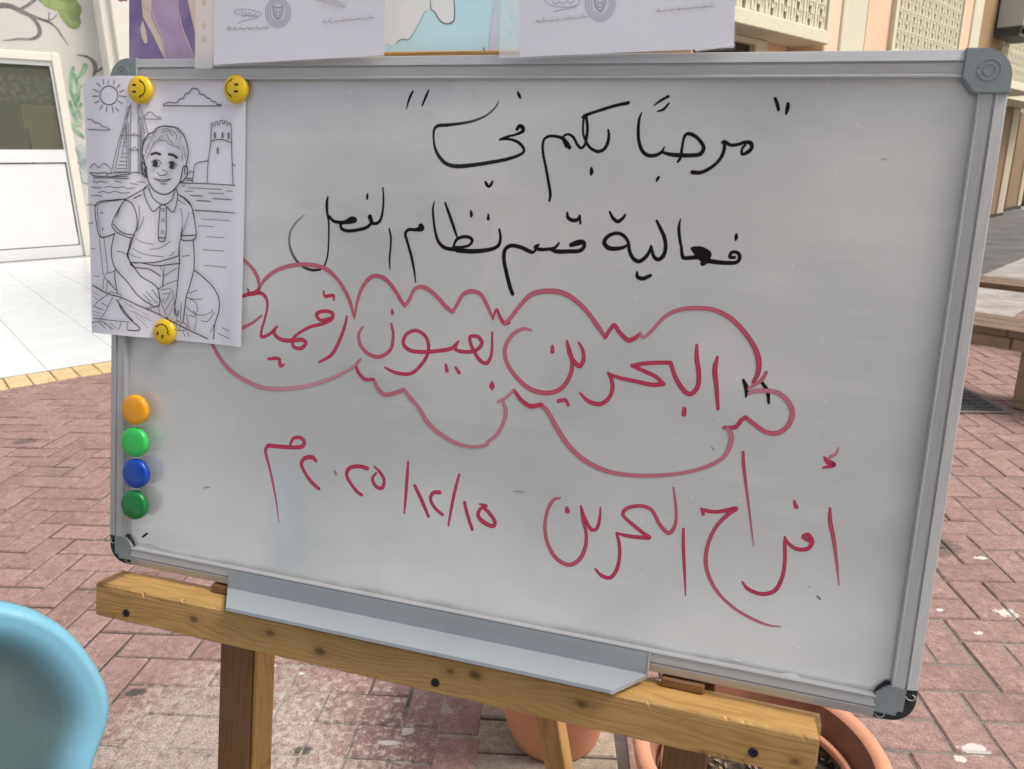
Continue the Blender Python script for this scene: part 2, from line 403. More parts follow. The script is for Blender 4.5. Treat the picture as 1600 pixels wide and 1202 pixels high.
# whiteboard face: grey-white enamel, wiped smears, dust specks
n = N('whiteboard_enamel'); v = n.pos('object')
f = n.noise(n.pos('object', (1, 1.4, 1)), 3.2, 5, 0.55, 0.4)
c = n.ramp(f, [(0.36, (0.50, 0.51, 0.52)), (0.5, (0.575, 0.58, 0.58)), (0.64, (0.65, 0.65, 0.645))])
sm = n.noise(n.pos('object', (1, 2.0, 1)), 9, 6, 0.7, 0.25)
c = n.mix(n.ramp(sm, [(0.58, 0.0), (0.78, 0.22)]), c, (0.42, 0.43, 0.46))
mpw = n.n('Mapping'); mpw.inputs['Rotation'].default_value = (0, 0, 0.5); mpw.inputs['Scale'].default_value = (2.2, 26, 1); n.l(n.n('TexCoord').outputs['Object'], mpw.inputs[0])
wipe = n.noise(mpw.outputs[0], 1.6, 5, 0.62, 0.5)
c = n.mix(n.math('MULTIPLY', n.ramp(wipe, [(0.52, 0.0), (0.70, 0.22)]), n.ramp(n.noise(n.pos('object'), 3.5, 2), [(0.42, 0.0), (0.60, 1.0)])), c, (0.80, 0.80, 0.79))
gh = n.noise(n.pos('object', (1.0, 1.6, 1)), 7, 6, 0.72, 0.2)
c = n.mix(n.ramp(gh, [(0.62, 0.0), (0.76, 0.30)]), c, (0.36, 0.36, 0.40))
fine = n.noise(n.pos('object', (40, 40, 40)), 22, 3, 0.6)
c = n.mix(n.ramp(fine, [(0.35, 0.10), (0.6, 0.0)]), c, (0.4, 0.4, 0.41))
vo = n.n('TexVoronoi'); vo.inputs['Scale'].default_value = 58; n.l(n.pos('object'), vo.inputs['Vector'])
sx = n.n('SeparateXYZ'); n.l(n.pos('object'), sx.inputs[0])
mask = n.math('MULTIPLY', n.ramp(n.noise(v, 9, 3), [(0.42, 0.0), (0.52, 1.0)]), n.ramp(sx.outputs[0], [(0.48, 0.15), (0.62, 1.0)]))
sz = n.ramp(n.math('ADD', vo.outputs['Distance'], n.math('MULTIPLY', n.noise(v, 9, 2), 0.06)), [(0.07, 1.0), (0.10, 0.0)])
c = n.mix(n.math('MULTIPLY', n.math('MULTIPLY', sz, mask), 0.55), c, (0.93, 0.93, 0.92))
# grime gathered along the lower edge of the enamel
low = n.ramp(n.math('ADD', n.math('MULTIPLY', sx.outputs[1], -1.0), n.math('MULTIPLY', n.noise(n.pos('object', (1, 0.2, 1)), 16, 4), 0.03)), [(0.5795, 0.0), (0.586, 0.5)])
c = n.mix(low, c, (0.25, 0.24, 0.22))
n.col(c); n.rough(n.ramp(sm, [(0.3, 0.15), (0.7, 0.28)])); n.b.inputs['Specular IOR Level'].default_value = 1.0
n.b.inputs['Coat Weight'].default_value = 0.8; n.b.inputs['Coat IOR'].default_value = 1.7; n.b.inputs['Coat Roughness'].default_value = 0.16
M['enamel'] = n.m
def ink_mat(name, core, edge, base=(0.68, 0.68, 0.69)):
    n = N(name)
    uv = n.n('UVMap').outputs[0]; sp = n.n('SeparateXYZ'); n.l(uv, sp.inputs[0])
    e = n.math('ABSOLUTE', n.math('SUBTRACT', sp.outputs[1], 0.5))
    mp = n.n('Mapping'); mp.inputs['Scale'].default_value = (3, 5, 1); n.l(uv, mp.inputs[0])
    streak = n.noise(mp.outputs[0], 2.2, 3)
    c = n.mix(n.ramp(e, [(0.16, 0.0), (0.40, 1.0)]), n.mix(n.ramp(streak, [(0.35, 0.0), (0.65, 1.0)]), core, tuple(x * .6 for x in core)), edge)
    at = n.n('Attribute'); at.attribute_name = 'ink'
    k = n.math('MULTIPLY', at.outputs['Fac'], n.ramp(streak, [(0.3, 1.0), (0.8, 0.988)]))
    c = n.mix(k, base, c)
    n.col(c); n.rough(0.55); n.b.inputs['Specular IOR Level'].default_value = 0.12; return n.m
M['ink_black'] = ink_mat('black_marker_ink', (0.010, 0.006, 0.008), (0.006, 0.004, 0.008))
M['ink_red'] = ink_mat('red_marker_ink', (0.62, 0.075, 0.145), (0.40, 0.010, 0.055))
M['print'] = ink_mat('printed_line', (0.05, 0.05, 0.06), (0.10, 0.10, 0.11), (0.78, 0.76, 0.84))
M['print_blue'] = ink_mat('blue_stamp_ink', (0.12, 0.18, 0.32), (0.18, 0.24, 0.36), (0.78, 0.76, 0.84))
M['print_text'] = ink_mat('faint_print', (0.22, 0.17, 0.19), (0.3, 0.25, 0.26), (0.78, 0.76, 0.84))

# ------------------------------------------------------------------ hand-drawn strokes as thin ribbons lying on a surface
def spline(pts, step):
    """Catmull-Rom through (x, y, w) points"""
    n = len(pts)
    if n == 2: pts = [pts[0], tuple((a + b) / 2 for a, b in zip(*pts)), pts[1]]; n = 3
    P = [tuple(2 * a - b for a, b in zip(pts[0], pts[1]))] + list(pts) + [tuple(2 * a - b for a, b in zip(pts[-1], pts[-2]))]
    out = []
    for i in range(1, n):
        p0, p1, p2, p3 = P[i - 1], P[i], P[i + 1], P[i + 2]
        d = math.hypot(p2[0] - p1[0], p2[1] - p1[1]); k = max(1, int(d / step))
        t0, t1 = 1.0, 1.0
        l1 = max(1e-6, d); l0 = max(1e-6, math.hypot(p1[0] - p0[0], p1[1] - p0[1])); l2 = max(1e-6, math.hypot(p3[0] - p2[0], p3[1] - p2[1]))
        for j in range(k):
            t = j / k; o = []
            for c in range(len(p1)):
                m1 = (p2[c] - p0[c]) * l1 / (l0 + l1); m2 = (p3[c] - p1[c]) * l1 / (l1 + l2)
                o.append((2 * t ** 3 - 3 * t * t + 1) * p1[c] + (t ** 3 - 2 * t * t + t) * m1 + (-2 * t ** 3 + 3 * t * t) * p2[c] + (t ** 3 - t * t) * m2)
            out.append(o)
    out.append(list(P[n]))
    return out
class Ink:
    def __init__(s, at, zf, z0, dz=6e-6, ppm=None, smooth=True):
        s.mb = MB(); s.at = at; s.zf = zf; s.z = z0; s.dz = dz; s.sm = smooth; s.rise = 2.0e-5
    def stroke(s, pts, w=None, ink=1.0, fade=None, close=False, step=1.5, e=1.0):
        if close: pts = list(pts) + [pts[0]]
        q = [(p[0], p[1], (p[2] if len(p) > 2 else w)) for p in pts]
        sp = spline(q, step) if s.sm else q
        # carry the drawn points onto the surface
        L = []
        for x, y, ww in sp:
            a = s.at(x, y); b = s.at(x + e, y); c = s.at(x, y + e)
            sc = (math.hypot(b[0] - a[0], b[1] - a[1]) + math.hypot(c[0] - a[0], c[1] - a[1])) / 2 / e
            L.append((a[0], a[1], max(0.15 * e, ww) * sc / 2))
        M_ = len(L)
        def tan(i):
            a = L[max(0, i - 1)]; b = L[min(M_ - 1, i + 1)]
            d = math.hypot(b[0] - a[0], b[1] - a[1]) or 1e-9
            return (b[0] - a[0]) / d, (b[1] - a[1]) / d
        vs, uv, ik = [], [], []
        def row(x, y, tx, ty, h, u, z, k):
            for v in (-1, 0, 1):
                px, py = x - ty * h * v, y + tx * h * v
                vs.append((px, py, s.zf(px, py) + z)); uv.append((u, (v + 1) / 2)); ik.append(k)
        u = 0; zz = s.z
        def inkat(i):
            if fade is None: return ink
            t = i / max(1, M_ - 1); return fade[0] + (fade[1] - fade[0]) * t
        tx, ty = tan(0); x, y, h = L[0]
        for a in (0.97, 0.8, 0.45):
            row(x - tx * h * a, y - ty * h * a, tx, ty, h * math.sqrt(1 - a * a), 0, zz, inkat(0))
        for i, (x, y, h) in enumerate(L):
            if i: u += math.hypot(x - L[i - 1][0], y - L[i - 1][1])
            tx, ty = tan(i)
            row(x, y, tx, ty, h, u * 60, zz + s.rise * i / M_, inkat(i))
        for a in (0.45, 0.8, 0.97):
            row(x + tx * h * a, y + ty * h * a, tx, ty, h * math.sqrt(1 - a * a), u * 60, zz + s.rise, inkat(M_ - 1))
        n = len(vs) // 3; fs = []
        for i in range(n - 1):
            for v in (0, 1):
                fs.append((3 * i + v, 3 * i + 3 + v, 3 * i + 4 + v, 3 * i + 1 + v))
        s.mb.add(vs, fs, uv); s.mb.ink += ik
        # round the hairpin corners
        for i in range(1, M_ - 1):
            a, b, c = L[i - 1], L[i], L[i + 1]
            d1 = math.atan2(b[1] - a[1], b[0] - a[0]); d2 = math.atan2(c[1] - b[1], c[0] - b[0])
            t = abs((d2 - d1 + math.pi) % (2 * math.pi) - math.pi)
            if t > 0.7:
                h = b[2]; vv = [(b[0] + h * math.cos(k * math.pi / 5), b[1] + h * math.sin(k * math.pi / 5)) for k in range(10)]
                s.mb.add([(p, q, s.zf(p, q) + zz + s.rise * 1.25) for p, q in vv], [tuple(range(10))], [(u * 60, 0.5)] * 10)
                s.mb.ink += [inkat(i)] * 10
        s.z += s.dz + s.rise
    def fill(s, pts, ink=1.0):
        q = [s.at(*p[:2]) for p in pts]
        s.mb.add([(x, y, s.zf(x, y) + s.z) for x, y in q], [tuple(range(len(q)))], [(0.3, 0.5)] * len(q)); s.mb.ink += [ink] * len(q)
        s.z += s.dz
def parse(t, sc, ox, oy):
    out = []
    for a in t.split():
        p = [float(q) for q in a.split(',')]
        out.append((ox + p[0] / sc, oy + p[1] / sc) + ((p[2] / sc,) if len(p) > 2 else ()))
    return out
# ------------------------------------------------------------------ setting: ground sheets
def sheet(name, pts, z, mat, kind='structure'):
    mb = MB(); mb.add([(x, y, z) for x, y in pts], [list(range(len(pts)))])
    return mb.build(name, mat, kind=kind)
sheet('ground', [(-400, -400), (400, -400), (400, 400), (-400, 400)], -0.030, M['ground'])
K0 = Vector((-3.061, 4.308, 0)); UK = Vector((0.7685777, 0.63975645, 0)); NK = Vector((-UK.y, UK.x, 0))
def kp(a, b, z=0.0): return K0 + UK * a + NK * b + Vector((0, 0, z))
KM = frame(K0, UK, NK, Vector((0, 0, 1)))
# right-hand facade frame
F0 = Vector((0, 4.03, 0)); UF = Vector((0.70, 0.7141, 0)).normalized(); NF = Vector((UF.y, -UF.x, 0))
def fp(s, d, z=0.0): return F0 + UF * s + NF * d + Vector((0, 0, z))
FAC = frame(F0, UF, NF, Vector((0, 0, 1)))     # x along the facade, y towards the yard
# --- brick paving: herringbone of pavers 200 x 100 mm
pave = empty('brick_paving', Matrix.Translation((0, 0.8, 0)), kind='structure', label=None)
mj = MB(); mj.add([(x, y, -0.0045) for x, y in [(-7, -4), (9, -4), (9, 7.4), (-7, 7.4)]], [[0, 1, 2, 3]])
mj.build('joint_sand', M['joint'], pave, W=I4)
W0 = 0.1
A0 = R(-4.5); ca, sa = math.cos(A0), math.sin(A0)
def hb(i, j):          # grid corner -> ground
    x, y = i * W0, j * W0
    return (-1.50 + ca * x - sa * y, 2.196 + sa * x + ca * y)
bq = ((BOARD.M @ Vector((0, 0, 0))), (BOARD.M @ Vector((BW, 0, 0))), (BOARD.M @ Vector((BW, -BH, 0))), (BOARD.M @ Vector((0, -BH, 0))))
BQ = [project(p)[:2] for p in bq]
def inpoly(x, y, Q):
    c = False; n = len(Q)
    for i in range(n):
        x1, y1 = Q[i]; x2, y2 = Q[i - 1]
        if (y1 > y) != (y2 > y) and x < (x2 - x1) * (y - y1) / (y2 - y1) + x1: c = not c
    return c
APR = 1.6   # width of the rough apron in front of the facade
def brick_ok(x, y):
    b = (Vector((x, y, 0)) - K0).dot(NK)
    if b > -0.24: return False
    d = (Vector((x, y, 0)) - F0); s_, dd = d.dot(UF), d.dot(NF)
    if dd < APR - .14 and s_ > -1.0: return False
    return True
def tan_x(y): return -0.085 + (y - 1.2) * 0.05
bricks = []
for j in range(-26, 60):
    for i in range(-40, 90):
        mm = (i + j) % 4
        if mm == 0: cx, cy, rot = i + 1, j + 0.5, 0
        elif mm == 3: cx, cy, rot = i + 0.5, j, 1    # vertical brick covers (i, j-1) and (i, j)
        else: continue
        x, y = hb(cx, cy)
        if not (-6 < x < 8 and 0.25 < y < 7.0) or not brick_ok(x, y): continue
        tx = x - tan_x(y)
        if -0.06 < tx < 0.27 and y < 4.2: continue
        if -0.2 < tx <= -0.10 and y < 4.2:
            pass
        bricks.append((x, y, rot, 0))
# soldier row and tan strip beside it, running away from the camera
sb = []
for k in range(-4, 17):
    yy = 1.26 + k * 0.2
    sb.append((tan_x(yy) - 0.05, yy, 1, 1)); 
for k in range(-9, 34):
    yy = 1.20 + k * 0.1
    sb.append((tan_x(yy) + 0.10, yy + 0.06, 0, 2))
bricks += sb
def brick_mesh(lx, ly, seed):
    rr = random.Random(seed)
    mb = MB(); g = 0.0030
    c = [(-lx / 2 + g, -ly / 2 + g), (lx / 2 - g, -ly / 2 + g), (lx / 2 - g, ly / 2 - g), (-lx / 2 + g, ly / 2 - g)]
    def ring(ins, z, j=0.0):
        o = []
        for k in range(4):
            a, b = c[k], c[(k + 1) % 4]
            for t in ((0.0, 0.5) if k in (0, 2) else (0.0,)):
                x = a[0] + (b[0] - a[0]) * t; y = a[1] + (b[1] - a[1]) * t
                sx = -1 if x > 0 else 1; sy = -1 if y > 0 else 1
                if t == 0.5: sx = 0
                o.append((x + sx * ins + rr.uniform(-j, j) * 1.6, y + sy * ins + rr.uniform(-j, j), z + rr.uniform(-j, j) * .3))
        return o
    r0 = ring(0, -0.02); r1 = ring(0.0, -0.004, 0.0008); r2 = ring(0.004, 0.0, 0.0010)
    vs = r0 + r1 + r2; n = 6; fs = [list(range(12, 18))]
    for a in (0, 6):
        for k in range(n): fs.append((a + k, a + (k + 1) % n, a + n + (k + 1) % n, a + n + k))
    mb.add(vs, fs); return mb
var = [brick_mesh(0.2, 0.1, k) for k in range(5)]
tanv = brick_mesh(0.4, 0.1, 9); 
vm = [v.mesh('brick', M['brick']) for v in var]
tm = brick_mesh(0.4, 0.1, 10).mesh('tan_brick', M['brick_tan'])
sc_b = []
for b in bricks:
    p = project(Vector((b[0], b[1], 0)))
    vis = 0
    if p and -60 < p[0] < 1660 and p[1] < 1260 and not inpoly(p[0], p[1], BQ): vis = 1.0 / (p[2] ** 3)
    sc_b.append((vis, b))
sc_b.sort(key=lambda t: -t[0])
stuff = MB(); nb = 0
def bmat(b, rr):
    z = rr.uniform(-0.0022, 0.0022) + (0.0035 if b[3] else 0)
    return Matrix.Translation((b[0], b[1], z)) @ Matrix.Rotation(A0 + (R(90) if b[2] else 0) + rr.uniform(-.012, .012), 4, 'Z') @ Matrix.Rotation(rr.uniform(-.018, .018), 4, 'X') @ Matrix.Rotation(rr.uniform(-.010, .010), 4, 'Y')
for vis, b in sc_b:
    rr = random.Random(hash((round(b[0], 3), round(b[1], 3))))
    T = bmat(b, rr)
    if vis > 0 and nb < 296:
        me = tm if b[3] == 2 else rr.choice(vm)
        o = bpy.data.objects.new('brick', me); COL.objects.link(o); setm(o, T, pave); nb += 1
    elif b[3] != 2:
        v = rr.choice(var)
        stuff.add([T @ Vector(p) for p in v.v], v.f)
    else:
        o = bpy.data.objects.new('brick', tm); COL.objects.link(o); setm(o, T, pave)
stuff.build('brick_field', M['brick'], pave, W=I4, kind='stuff')
# --- yellow border of the tiled court
kerb = empty('yellow_brick_border', KM, kind='structure')
ym = brick_mesh(0.28, 0.12, 3)
yme = brick_mesh(0.285, 0.121, 4).mesh('border_brick', M['brick_y'])
for k in range(-18, 62):
    a = 0.01 + 0.1205 * k
    T = KM @ Matrix.Translation((a + .06, -0.165, 0.004 + random.uniform(-.001, .001))) @ Matrix.Rotation(R(90) + random.uniform(-.015, .015), 4, 'Z')
    p = project(T.translation)
    o = bpy.data.objects.new('brick', yme); COL.objects.link(o); setm(o, T, kerb)
# --- white tiled court
court = empty('tiled_court', KM, kind='structure')
mj = MB(); mj.add([(-9, -0.012, 0.001), (16, -0.012, 0.001), (16, 6.60, 0.001), (-9, 6.60, 0.001)], [[0, 1, 2, 3]]); mj.build('grout', M['tile_joint'], court)
tl = MB(); tl.box(0.0015, 0.4485, 0.0015, 0.4485, -0.004, 0.0065, bev=0.001); tme = tl.mesh('floor_tile', M['tile'])
for a in range(-13, 24):
    for b in range(0, 15):
        T = KM @ Matrix.Translation((0.245 + 0.45 * a, 0.0 + 0.45 * b - (0.16 if b == 99 else 0), 0.0 + random.uniform(0, .0006)))
        if b == 14: continue
        o = bpy.data.objects.new('floor_tile', tme); COL.objects.link(o); setm(o, T, court)
# --- rough concrete apron along the right-hand building
mb = MB()
nx, ny = 60, 14
vs = []; 
for j in range(ny + 1):
    for i in range(nx + 1):
        s_ = -1.0 + 19 * i / nx; d_ = -3.2 + (APR + 3.2) * j / ny
        vs.append(fp(s_, d_, 0.004 + random.uniform(0, 0.006)))
mb.add(vs, [(j * (nx + 1) + i, j * (nx + 1) + i + 1, (j + 1) * (nx + 1) + i + 1, (j + 1) * (nx + 1) + i) for j in range(ny) for i in range(nx)])
mb.build('concrete_apron', M['concrete'], kind='structure')
M['dark_floor'] = concrete('shade_toned_floor', (0.095, 0.088, 0.085), (0.185, 0.172, 0.165), 2.2)  # darker floor whose colour also carries the shade beside the facade
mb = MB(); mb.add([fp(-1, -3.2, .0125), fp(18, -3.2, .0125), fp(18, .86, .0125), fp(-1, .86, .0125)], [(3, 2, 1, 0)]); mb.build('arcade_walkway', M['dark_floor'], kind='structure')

# ------------------------------------------------------------------ left: wall with mural and door
LW = Plane(kp(0, 6.55, 0), UK, -NK)      # local x along the wall, y up
lb = empty('mural_building', LW.M, 'pale building wall with painted branches and a white glazed door behind the tiled court', 'building')
d1 = LW.at(137, 400); dtop = LW.at(92, 84); g1 = LW.at(76, 93); g2 = LW.at(100, 234)
dx1 = (LW.at(131, 316)[0] + dtop[0]) / 2; dzt = dtop[1]; gx = (g1[0] + g2[0]) / 2; gzt = g1[1]; gzb = g2[1]
dx0 = dx1 - 1.55
mb = MB()
HW = 5.2
def wbox(x0, x1, z0, z1, t0=-0.25, t1=0.0, mat='wall', name='wall', par=lb, M_=None, bev=0):
    b = MB(); b.box(x0, x1, z0, z1, t0, t1, bev=bev); return b.build(name, M[mat], par, W=(M_ or LW.M))
b = MB()
b.box(-8, dx0, 0, HW, -0.25, 0); b.box(dx0, dx1, dzt, HW, -0.25, 0); b.box(dx1, 9, 0, HW, -0.25, 0)
b.build('wall', M['wall'], lb, W=LW.M)
# door frame, leaf, panel, glass
fr = MB(); fw_ = 0.10
fr.box(dx1 - fw_, dx1 - .002, 0, dzt - .002, -0.12, 0.035, bev=.008); fr.box(dx0 + .002, dx0 + fw_, 0, dzt - .002, -0.12, 0.035, bev=.008)
fr.box(dx0 + fw_, dx1 - fw_, dzt - fw_, dzt - .002, -0.12, 0.033, bev=.008)
fr.build('door_frame', M['wall_cream'], lb, W=LW.M)
door = MB(); lx0, lx1 = dx0 + fw_ + .004, dx1 - fw_ - .004; lzt = dzt - fw_ - .004
gz1 = min(gzt, lzt - .05)
lowz = LW.at(60, 254)[1]
door.box(gx, lx1, 0.01, lzt, -0.06, 0.0, bev=.004); door.box(lx0, lx0 + .12, 0.01, lzt, -0.06, 0.0, bev=.004)
door.box(lx0 + .12, gx, gz1, lzt, -0.06, -0.001); door.box(lx0 + .12, gx, lowz, gzb, -0.06, -0.001); door.box(lx0 + .12, gx, 0.01, LW.at(60, 388)[1], -0.06, -0.001)
dm = door.build('door', M['white_paint'], lb, W=LW.M)
pn = MB(); pn.box(lx0 + .135, gx - .015, LW.at(60, 388)[1] + .015, lowz - .015, -0.05, -0.018, bev=.008)
pn.build('door_panel', M['white_paint'], dm, W=LW.M)
n = N('dark_glass'); n.b.inputs['Base Color'].default_value = (0.04, 0.045, 0.03, 1); n.b.inputs['Roughness'].default_value = 0.04
n.b.inputs['Transmission Weight'].default_value = 0.85; n.b.inputs['IOR'].default_value = 1.1; n.b.inputs['Base Color'].default_value = (0.55, 0.57, 0.46, 1); M['glass'] = n.m
gl = MB(); gl.box(lx0 + .12, gx, gzb, gz1, -0.034, -0.030)
gl.build('door_pane', M['glass'], dm, W=LW.M)
# plain room; the board, post and dark opening stand in for the pane's reflections
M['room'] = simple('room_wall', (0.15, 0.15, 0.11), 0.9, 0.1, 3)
M['reflection_pale'] = simple('reflection_post', (0.75, 0.75, 0.48), 0.9, 0.1, 3)
n = N('reflection_board'); v = n.pos('object'); n.col(n.ramp(n.noise(v, 16, 6, 0.7), [(0.40, (0.03, 0.03, 0.022)), (0.5, (0.2, 0.2, 0.15)), (0.58, (0.8, 0.8, 0.7))])); M['notice'] = n.m
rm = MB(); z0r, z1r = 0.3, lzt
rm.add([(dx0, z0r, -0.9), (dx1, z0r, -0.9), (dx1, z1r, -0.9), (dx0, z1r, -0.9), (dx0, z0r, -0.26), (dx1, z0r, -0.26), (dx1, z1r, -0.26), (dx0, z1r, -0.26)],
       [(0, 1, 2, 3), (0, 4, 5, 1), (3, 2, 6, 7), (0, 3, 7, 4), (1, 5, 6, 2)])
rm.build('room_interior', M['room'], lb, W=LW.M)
a = LW.at(12, 117, -.5); b_ = LW.at(90, 160, -.5)
nb_ = MB(); nb_.box(a[0], b_[0], b_[1], a[1], -.52, -.5); nb_.box(a[0] - .9, a[0] - .04, b_[1], a[1], -.52, -.5); nb_.build('reflection_board', M['notice'], lb, W=LW.M)
a = LW.at(32, 163, -.6); b_ = LW.at(96, 233, -.6)
nb_ = MB(); nb_.box(a[0], b_[0] + .3, z0r, a[1], -.66, -.6); nb_.build('reflection_post', M['reflection_pale'], lb, W=LW.M)
a = LW.at(40, 200, -.58); b_ = LW.at(50, 233, -.58)
nb_ = MB(); nb_.box(a[0], b_[0], z0r, a[1], -.59, -.57); nb_.build('reflection_opening', M['shadow_void'], lb, W=LW.M)
# pilaster at the end of the mural wall
p0 = LW.at(151, 0, .35); p1 = LW.at(172, 95, .35); px0 = (p0[0] + p1[0]) / 2
b = MB(); b.box(px0, px0 + 1.5, 0, HW, 0.0, .35, bev=.01); b.build('pilaster', M['wall_cream'], lb, W=LW.M)
b = MB(); q0 = LW.at(172, 0, .43)[0]; b.box(q0, px0 + 1.3, 0, HW, .352, .43, bev=.01); b.build('pilaster_face', M['wall_cream'], lb, W=LW.M)
# mural: branches and leaves painted on the wall
def paint_mat(name, a, b, sc=7):
    n = N(name); v = n.pos('object'); n.col(n.ramp(n.noise(v, sc, 4, 0.6, 0.5), [(0.35, a), (0.65, b)])); n.rough(0.8); return n.m
M['p_branch'] = paint_mat('mural_branch_paint', (0.12, 0.10, 0.10), (0.34, 0.31, 0.31), 5)
M['p_leaf'] = paint_mat('mural_leaf_paint', (0.12, 0.20, 0.08), (0.34, 0.42, 0.16), 4)
M['p_green'] = paint_mat('mural_stem_paint', (0.10, 0.28, 0.16), (0.38, 0.55, 0.36), 6)
M['p_blue'] = paint_mat('mural_blue_grey_paint', (0.28, 0.34, 0.36), (0.55, 0.60, 0.60), 5)  # blue-grey colour of the mural itself
flat = lambda x, y: 0.0
def mural(name, mat, strokes, fills=(), z0=0.002):
    k = Ink(lambda x, y: LW.at(x, y), flat, z0, 4e-4)
    for f in fills: k.fill(parse(f, 4.295, 0, 0))
    for st in strokes: k.stroke(parse(st, 4.295, 0, 0), step=2)
    return k.mb.build(name, M[mat], lb, W=LW.M)
mural('painted_branch', 'p_branch', [
    '-40,40,40 60,40,36 140,75,34 205,105,26 270,128,20 330,150,18 380,190,16 420,250,12 455,300,5',
    '200,105,24 235,140,26 262,185,28 262,235,26 215,262,18 130,262,14 60,270,10 15,272,4',
    '140,60,16 180,40,20 225,5,22 250,-30,22', '385,95,5 350,130,8 320,138,5', '330,88,8 326,130,6',
    '520,368,6 590,385,18 630,420,30 640,470,26 625,510,16', '655,480,14 690,455,14 720,448,8'])
mural('painted_leaf', 'p_leaf', [], ['255,0 300,45 345,62 390,80 400,110 425,145 455,180 495,198 530,190 545,150 535,115 548,75 540,40 520,10 500,-30 250,-40'])
mural('painted_stems', 'p_green', [
    '492,455,20 480,500,24 474,560,24 480,620,20 498,670,22 520,730,20 545,790,20',
    '572,440,30 560,475,28 535,505,20 512,530,14', '500,500,14 515,560,20 528,620,22 520,680,16 500,700,10', '470,680,16 482,730,22 505,790,24 535,840,20',
    '488,832,22 515,835,18 540,828,12', '485,852,24 512,875,26 535,900,22 560,920,14', '545,700,20 520,740,14 505,760,10', '545,575,14 522,610,12 505,640,8'], z0=0.006)
mural('painted_rocks', 'p_blue', ['500,1000,12 530,985,14 555,1000,12', '500,1060,14 530,1080,18 560,1100,12', '520,1130,18 560,1150,14', '540,1000,50 570,1080,60 580,1200,60'], z0=0.012)

# ------------------------------------------------------------------ right: arcaded building with screen-block balconies
FP = Plane(F0, UF, NF)     # local x along, y up, z towards the yard
def fs(px, py, d=0.0): return FP.at(px, py, d)
rb = empty('arcade_building', FP.M, 'peach and cream arcaded building with cream screen-block balconies behind the whiteboard', 'building')
zb = (fs(1290, 65)[1] + fs(1574, 139)[1]) / 2
zt = fs(1563, 30)[1]
zt = max(zt, zb + 0.9)
M['shade_back'] = simple('shaded_backing', (0.13, 0.09, 0.05), 0.9, 0.1)  # backing coloured as the shadow seen through the screen holes
PANELS = [(fs(1095, 20)[0], fs(1299, 30)[0]), (fs(1398, 40)[0], fs(1506, 40)[0]), (fs(1563, 100)[0], fs(1563, 100)[0] + 2.6)]
# one screen block 0.2 x 0.2: frame and slanting petals
blk = MB(); S = 0.2; t = 0.02
blk.box(0, S, 0, t * .3, -0.05, -.004); blk.box(0, S, S - t * .3, S, -0.05, -.004); blk.box(0, t * .4, t * .5, S - t * .5, -0.05, -0.002); blk.box(S - t * .4, S, t * .5, S - t * .5, -0.05, -0.002)
def bar(x0, y0, x1, y1, wd, za=-0.026, zb_=-0.006):
    d = Vector((x1 - x0, y1 - y0, 0)); L = d.length; d.normalize(); nrm = Vector((-d.y, d.x, 0))
    T = frame(Vector((x0, y0, 0)), d, nrm, Vector((0, 0, 1))); blk.box(0, L, -wd / 2, wd / 2, za, zb_, T)
for row in (0, 1):
    y0 = 0.008 + row * 0.095
    for k in range(4):
        xx = (0.022, 0.060, 0.136, 0.172)[k]
        bar(xx - .012, y0, xx + .002, y0 + .09, 0.019, zb_=-0.004 - .0006 * k); bar(xx + .014, y0 + .001, xx + .003, y0 + .087, 0.014, zb_=-0.007 - .0006 * k)
    bar(0.008, y0 + .0915, 0.192, y0 + .0915, 0.007, zb_=-0.012)
bar(0.1, 0.062, 0.1, 0.090, 0.03, zb_=-0.0035); bar(0.1, 0.160, 0.1, 0.186, 0.03, zb_=-0.0035)
bme = blk.mesh('screen_block', M['cream_block'])
for (s0, s1) in PANELS:
    pe = empty('balcony_screen', FP.M, parent=rb)
    e = 0.09
    f_ = MB(); f_.box(s0, s1, zb, zb + .10, -0.06, 0.0, bev=.006); f_.box(s0, s1, zt - .05, zt, -0.06, 0.0, bev=.006)
    f_.box(s0, s0 + .06, zb + .10, zt - .05, -0.059, -0.001); f_.box(s1 - .06, s1, zb + .10, zt - .05, -0.059, -0.001)
    f_.build('screen_frame', M['cream_block'], pe, W=FP.M)
    nx = max(1, round((s1 - s0 - .12) / 0.2)); ny = max(1, round((zt - zb - .15) / 0.2))
    sx_, sy_ = (s1 - s0 - .12) / nx / 0.2, (zt - zb - .15) / ny / 0.2
    for i in range(nx):
        for j in range(ny):
            T = FP.M @ Matrix.Translation((s0 + .06 + i * .2 * sx_, zb + .10 + j * .2 * sy_, -0.012)) @ Matrix.Diagonal((sx_, sy_, 1, 1))
            o = bpy.data.objects.new('screen_block', bme); COL.objects.link(o); setm(o, T, pe)
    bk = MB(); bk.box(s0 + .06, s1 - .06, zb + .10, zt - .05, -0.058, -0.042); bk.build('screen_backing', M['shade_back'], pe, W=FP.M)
    sl_ = MB(); sl_.box(s0, s1, zb + .002, zb + .12, -.30 if s0 == PANELS[0][0] else -.5, -0.062); sl_.build('balcony_slab', M['cream'], pe, W=FP.M)
S_END = PANELS[0][0] - 0.5
def fbox(name, mat, px0, px1, py, z0, z1, d0, d1, bev=.01, s_ext=(0, 0)):
    a = fs(px0, py, d1)[0] + s_ext[0]; c = fs(px1, py, d1)[0] + s_ext[1]
    b = MB(); b.box(a, c, z0, z1, d0, d1, bev=bev); return b.build(name, M[mat], rb, W=FP.M)
HB = 6.5
